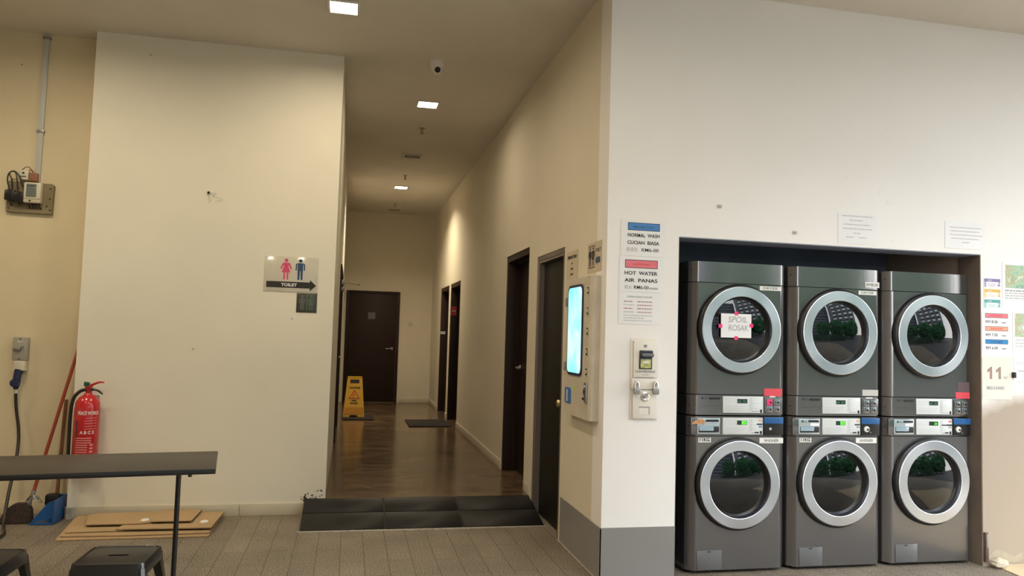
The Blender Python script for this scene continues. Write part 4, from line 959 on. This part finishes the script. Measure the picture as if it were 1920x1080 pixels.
# ------------------------------------------------------------------ corridor things
r = thing('wet_floor_sign', 'yellow folding wet floor sign standing on the far left doormat', 'wet floor sign', (.115, 12.35, HR+.016))
def leafp(sgn, y0):
    g = MB(); hgt = .62; w0, w1 = .165, .115; Mx = Matrix.Translation((0, y0, 0)) @ Matrix.Rotation(math.radians(11)*-sgn, 4, 'X')
    g.prism([(-w0, 0), (-.07, 0), (-.05, .03), (.05, .03), (.07, 0), (w0, 0), (w1, hgt), (-w1, hgt)], -.006, .006, M_YELP, Mx, .002)
    return g, Mx
g, Mx = leafp(1, -.13)
g.prism([(-.155, .04), (.155, .04), (.142, .15), (-.142, .15)], -.009, -.006, M_ORNG, Mx); g.box(-.07, .07, -.0075, -.006, .53, .59, M_INK, 0, Mx)
g.text('CAUTION', 0, .445, .04, M_INK, -.0075, width=.17, bold=.002, M=Mx); g.text('WET', 0, .245, .032, M_INK, -.0075, width=.08, bold=.002, M=Mx); g.text('FLOOR', 0, .205, .032, M_INK, -.0075, width=.12, bold=.002, M=Mx)
RD_ = mat('warning red', (.6, .05, .02), .4)
g.prism([(-.09, .285), (.09, .285), (0, .43)], -.0078, -.006, RD_, Mx); g.prism([(-.062, .300), (.062, .300), (0, .40)], -.0086, -.0078, M_YELP, Mx)
g.prism([(-.03, .303), (-.018, .303), (.0, .335), (.02, .345), (.015, .355), (-.004, .35), (.002, .37), (-.012, .375), (-.016, .345)], -.0092, -.0086, RD_, Mx); g.build('front_leaf', r)
g, Mx = leafp(-1, .13); g.build('back_leaf', r)
g = MB(); g.box(-.112, .112, -.02, .02, .600, .625, M_YELP, .006); g.build('hinge', r)
g = MB(); g.box(0, .48, 0, .60, 0, .014, M_MAT, .004); o = g.build('doormat'); o.location = (-.055, 11.95, HR+.001); tag(o, 'dark doormat under the yellow sign by the left corridor wall', 'doormat', 'doormats')
g = MB(); g.box(0, .62, 0, .85, 0, .014, M_MAT, .004); o = g.build('doormat'); o.location = (.90, 11.12, HR+.001); tag(o, 'dark doormat in front of the nearer of the two far right doors', 'doormat', 'doormats')
g = MB(); g.box(-.045, .045, -.012, 0, -.045, .045, M_IVORY, .003); g.box(-.012, .012, -.018, -.011, -.02, .02, M_IVORY, .002); o = g.build('light_switch'); o.location = (1.16, YB, 1.65); tag(o, 'ivory light switch on the end wall right of the back door', 'switch')

# rock and rubble at the foot of the right wall
g = MB(); t = bmesh.new(); bmesh.ops.create_icosphere(t, subdivisions=3, radius=1); rnd = random.Random(2)
for v in t.verts:
    k = 1+.12*math.sin(5*v.co.x+2)*math.cos(4*v.co.y)+.08*math.sin(9*v.co.z+v.co.x*4)
    v.co = Vector((v.co.x*.062*k, v.co.y*.040*k, max(-.03, v.co.z*.036*k)))
g.merge(t, mat('crumbling plaster', (.60, .52, .40), .9, noise=.15, nscale=30), Matrix.Translation((0, 0, .031))); o = g.build('plaster_lump'); o.location = (4.425, 4.47, 0); tag(o, 'pale lump of plaster on the floor right of the last washer', 'rubble')
g = MB(); g.box(0, .026, -.02, .15, 0, .20, mat('rusty metal', (.13, .08, .06), .6, noise=.4, nscale=30), .003); g.box(.004, .022, -.024, -.02, .10, .19, M_STEELD, .002); o = g.build('hinge_bracket'); o.location = (XO1+.001, Y2-.001, .03); tag(o, 'rusty bracket at the foot of the opening right of the washers', 'bracket')
g = MB(); g.slab([(4.43, 4.52), (5.9, 4.52), (5.9, 3.2), (4.15, 3.0), (4.40, 4.30)], .0, .006, mat('cream threshold', (.62, .50, .32), .6, noise=.1, nscale=5)); struct(g.build('floor_threshold'))
g = MB(); g.prism([(4.36, .05), (4.45, .115), (4.52, .09), (4.60, .055), (4.66, .085), (4.68, .03), (4.60, .02), (4.37, .02)], Y2-.0012, Y2-.0002, mat('bare cement patch', (.42, .36, .27), .8, noise=.15, nscale=12)); struct(g.build('trim_6'))

# ------------------------------------------------------------------ outside, seen in the door glass
g = MB(); g.box(-120, 160, -160, -3.5, -.25, -.02, mat('asphalt', (.06, .06, .06), .8, noise=.2, nscale=1)); g.box(7.5, 160, -3.5, 30, -.25, -.02, mat('asphalt', (.06, .06, .06), .8)); struct(g.build('floor_outside'))
M_TOWER = mat('grey tower render', (.16, .19, .23), .8); M_SLAB = mat('white balcony', (.75, .76, .78), .7); M_WIN = mat('dark window glass', (.03, .04, .05), .2)
r = thing('apartment_tower', 'tall grey apartment tower with white stacked balconies mirrored in the machine doors', 'building', (31, -27, 0), math.radians(222))
g = MB(); g.box(-12, 14, 0, 12, 0, 46, M_TOWER); g.build('wall', r)
g = MB()
for c in range(4):
    x = -8.2+c*5.5
    for f in range(14): g.box(x-1.5, x+1.5, -1.6, 0, 3+f*3, 4.2+f*3, M_SLAB)
g.build('balconies', r)
g = MB()
for c in range(4):
    for f in range(14): g.box(-10+c*5.5, -6.4+c*5.5, -.06, 0, 4.2+f*3, 5.8+f*3, M_WIN)
g.build('windows', r)
def tree(x, y, h, sd, lb):
    r = thing('shade_tree', 'leafy green street tree ' + lb, 'tree', (x, y, -.02), 0, 'street trees')
    g = MB(); g.tube([(0, 0, 0), (.1, 0, h*.3), (0, .1, h*.6)], [.25, .2, .1], M_WOOD, 10); g.build('trunk', r)
    g = MB(); rnd = random.Random(sd); m = mat('tree leaves', (.06, .20, .09), .7, noise=.5, nscale=3)
    for k in range(1300):
        a = rnd.uniform(0, 2*PI); q = rnd.uniform(-1, 1); rr = rnd.uniform(.5, 1)**.5
        p = Vector((math.cos(a)*(1-q*q)**.5*rr*h*.45, math.sin(a)*(1-q*q)**.5*rr*h*.45, h*.54+q*h*.44*rr)); t = bmesh.new()
        s_ = rnd.uniform(.25, .55); vs = [t.verts.new(Vector((rnd.uniform(-1, 1), rnd.uniform(-1, 1), rnd.uniform(-1, 1))).normalized()*s_) for _ in range(4)]
        for f in ((0, 1, 2), (0, 2, 3), (0, 3, 1), (1, 3, 2)): t.faces.new([vs[i] for i in f])
        g.merge(t, m, Matrix.Translation(p))
    g.build('crown', r)
r = thing('reflection_block', 'plain blue-grey block added left of the tower to darken the door reflections', 'building', (9, -48, 0), math.radians(190))  # added building, covers bright sky in the door reflections
g = MB(); g.box(-14, 12, 0, 12, 0, 30, mat('blue grey render', (.16, .20, .26), .7)); g.build('wall', r)
g = MB()
for f in range(9): g.box(-13, 11, -.1, 0, 1.6+f*3.2, 3.2+f*3.2, M_WIN)
g.build('window_band', r)
g = MB(); rnd = random.Random(9); mh = mat('hedge leaves', (.03, .10, .045), .7, noise=.5, nscale=5)
for k in range(1800):
    p = Vector((rnd.uniform(3.5, 13), -6.2+rnd.uniform(-.6, .6)+.12*k/1800, rnd.uniform(.05, 1.25))); t = bmesh.new(); s_ = rnd.uniform(.07, .15)
    vs = [t.verts.new(Vector((rnd.uniform(-1, 1), rnd.uniform(-1, 1), rnd.uniform(-1, 1))).normalized()*s_) for _ in range(4)]
    for f in ((0, 1, 2), (0, 2, 3), (0, 3, 1), (1, 3, 2)): t.faces.new([vs[i] for i in f])
    g.merge(t, mh, Matrix.Translation(p))
tag(g.build('hedge'), 'low clipped hedge along the pavement in front of the trees', 'hedge')['kind'] = 'stuff'
for k, (x, y, h, lb) in enumerate(((7.6, -15, 6, 'nearest the pavement on the left of the row'), (14, -12.5, 6.5, 'in the middle of the row before the tower'), (19.6, -8.4, 6.3, 'at the right end of the row'),
        (16.2, -21, 8.5, 'tallest, standing deeper towards the tower'), (23, -15.6, 7.5, 'second tallest, beside the tower foot'))): tree(x, y, h, k, lb)
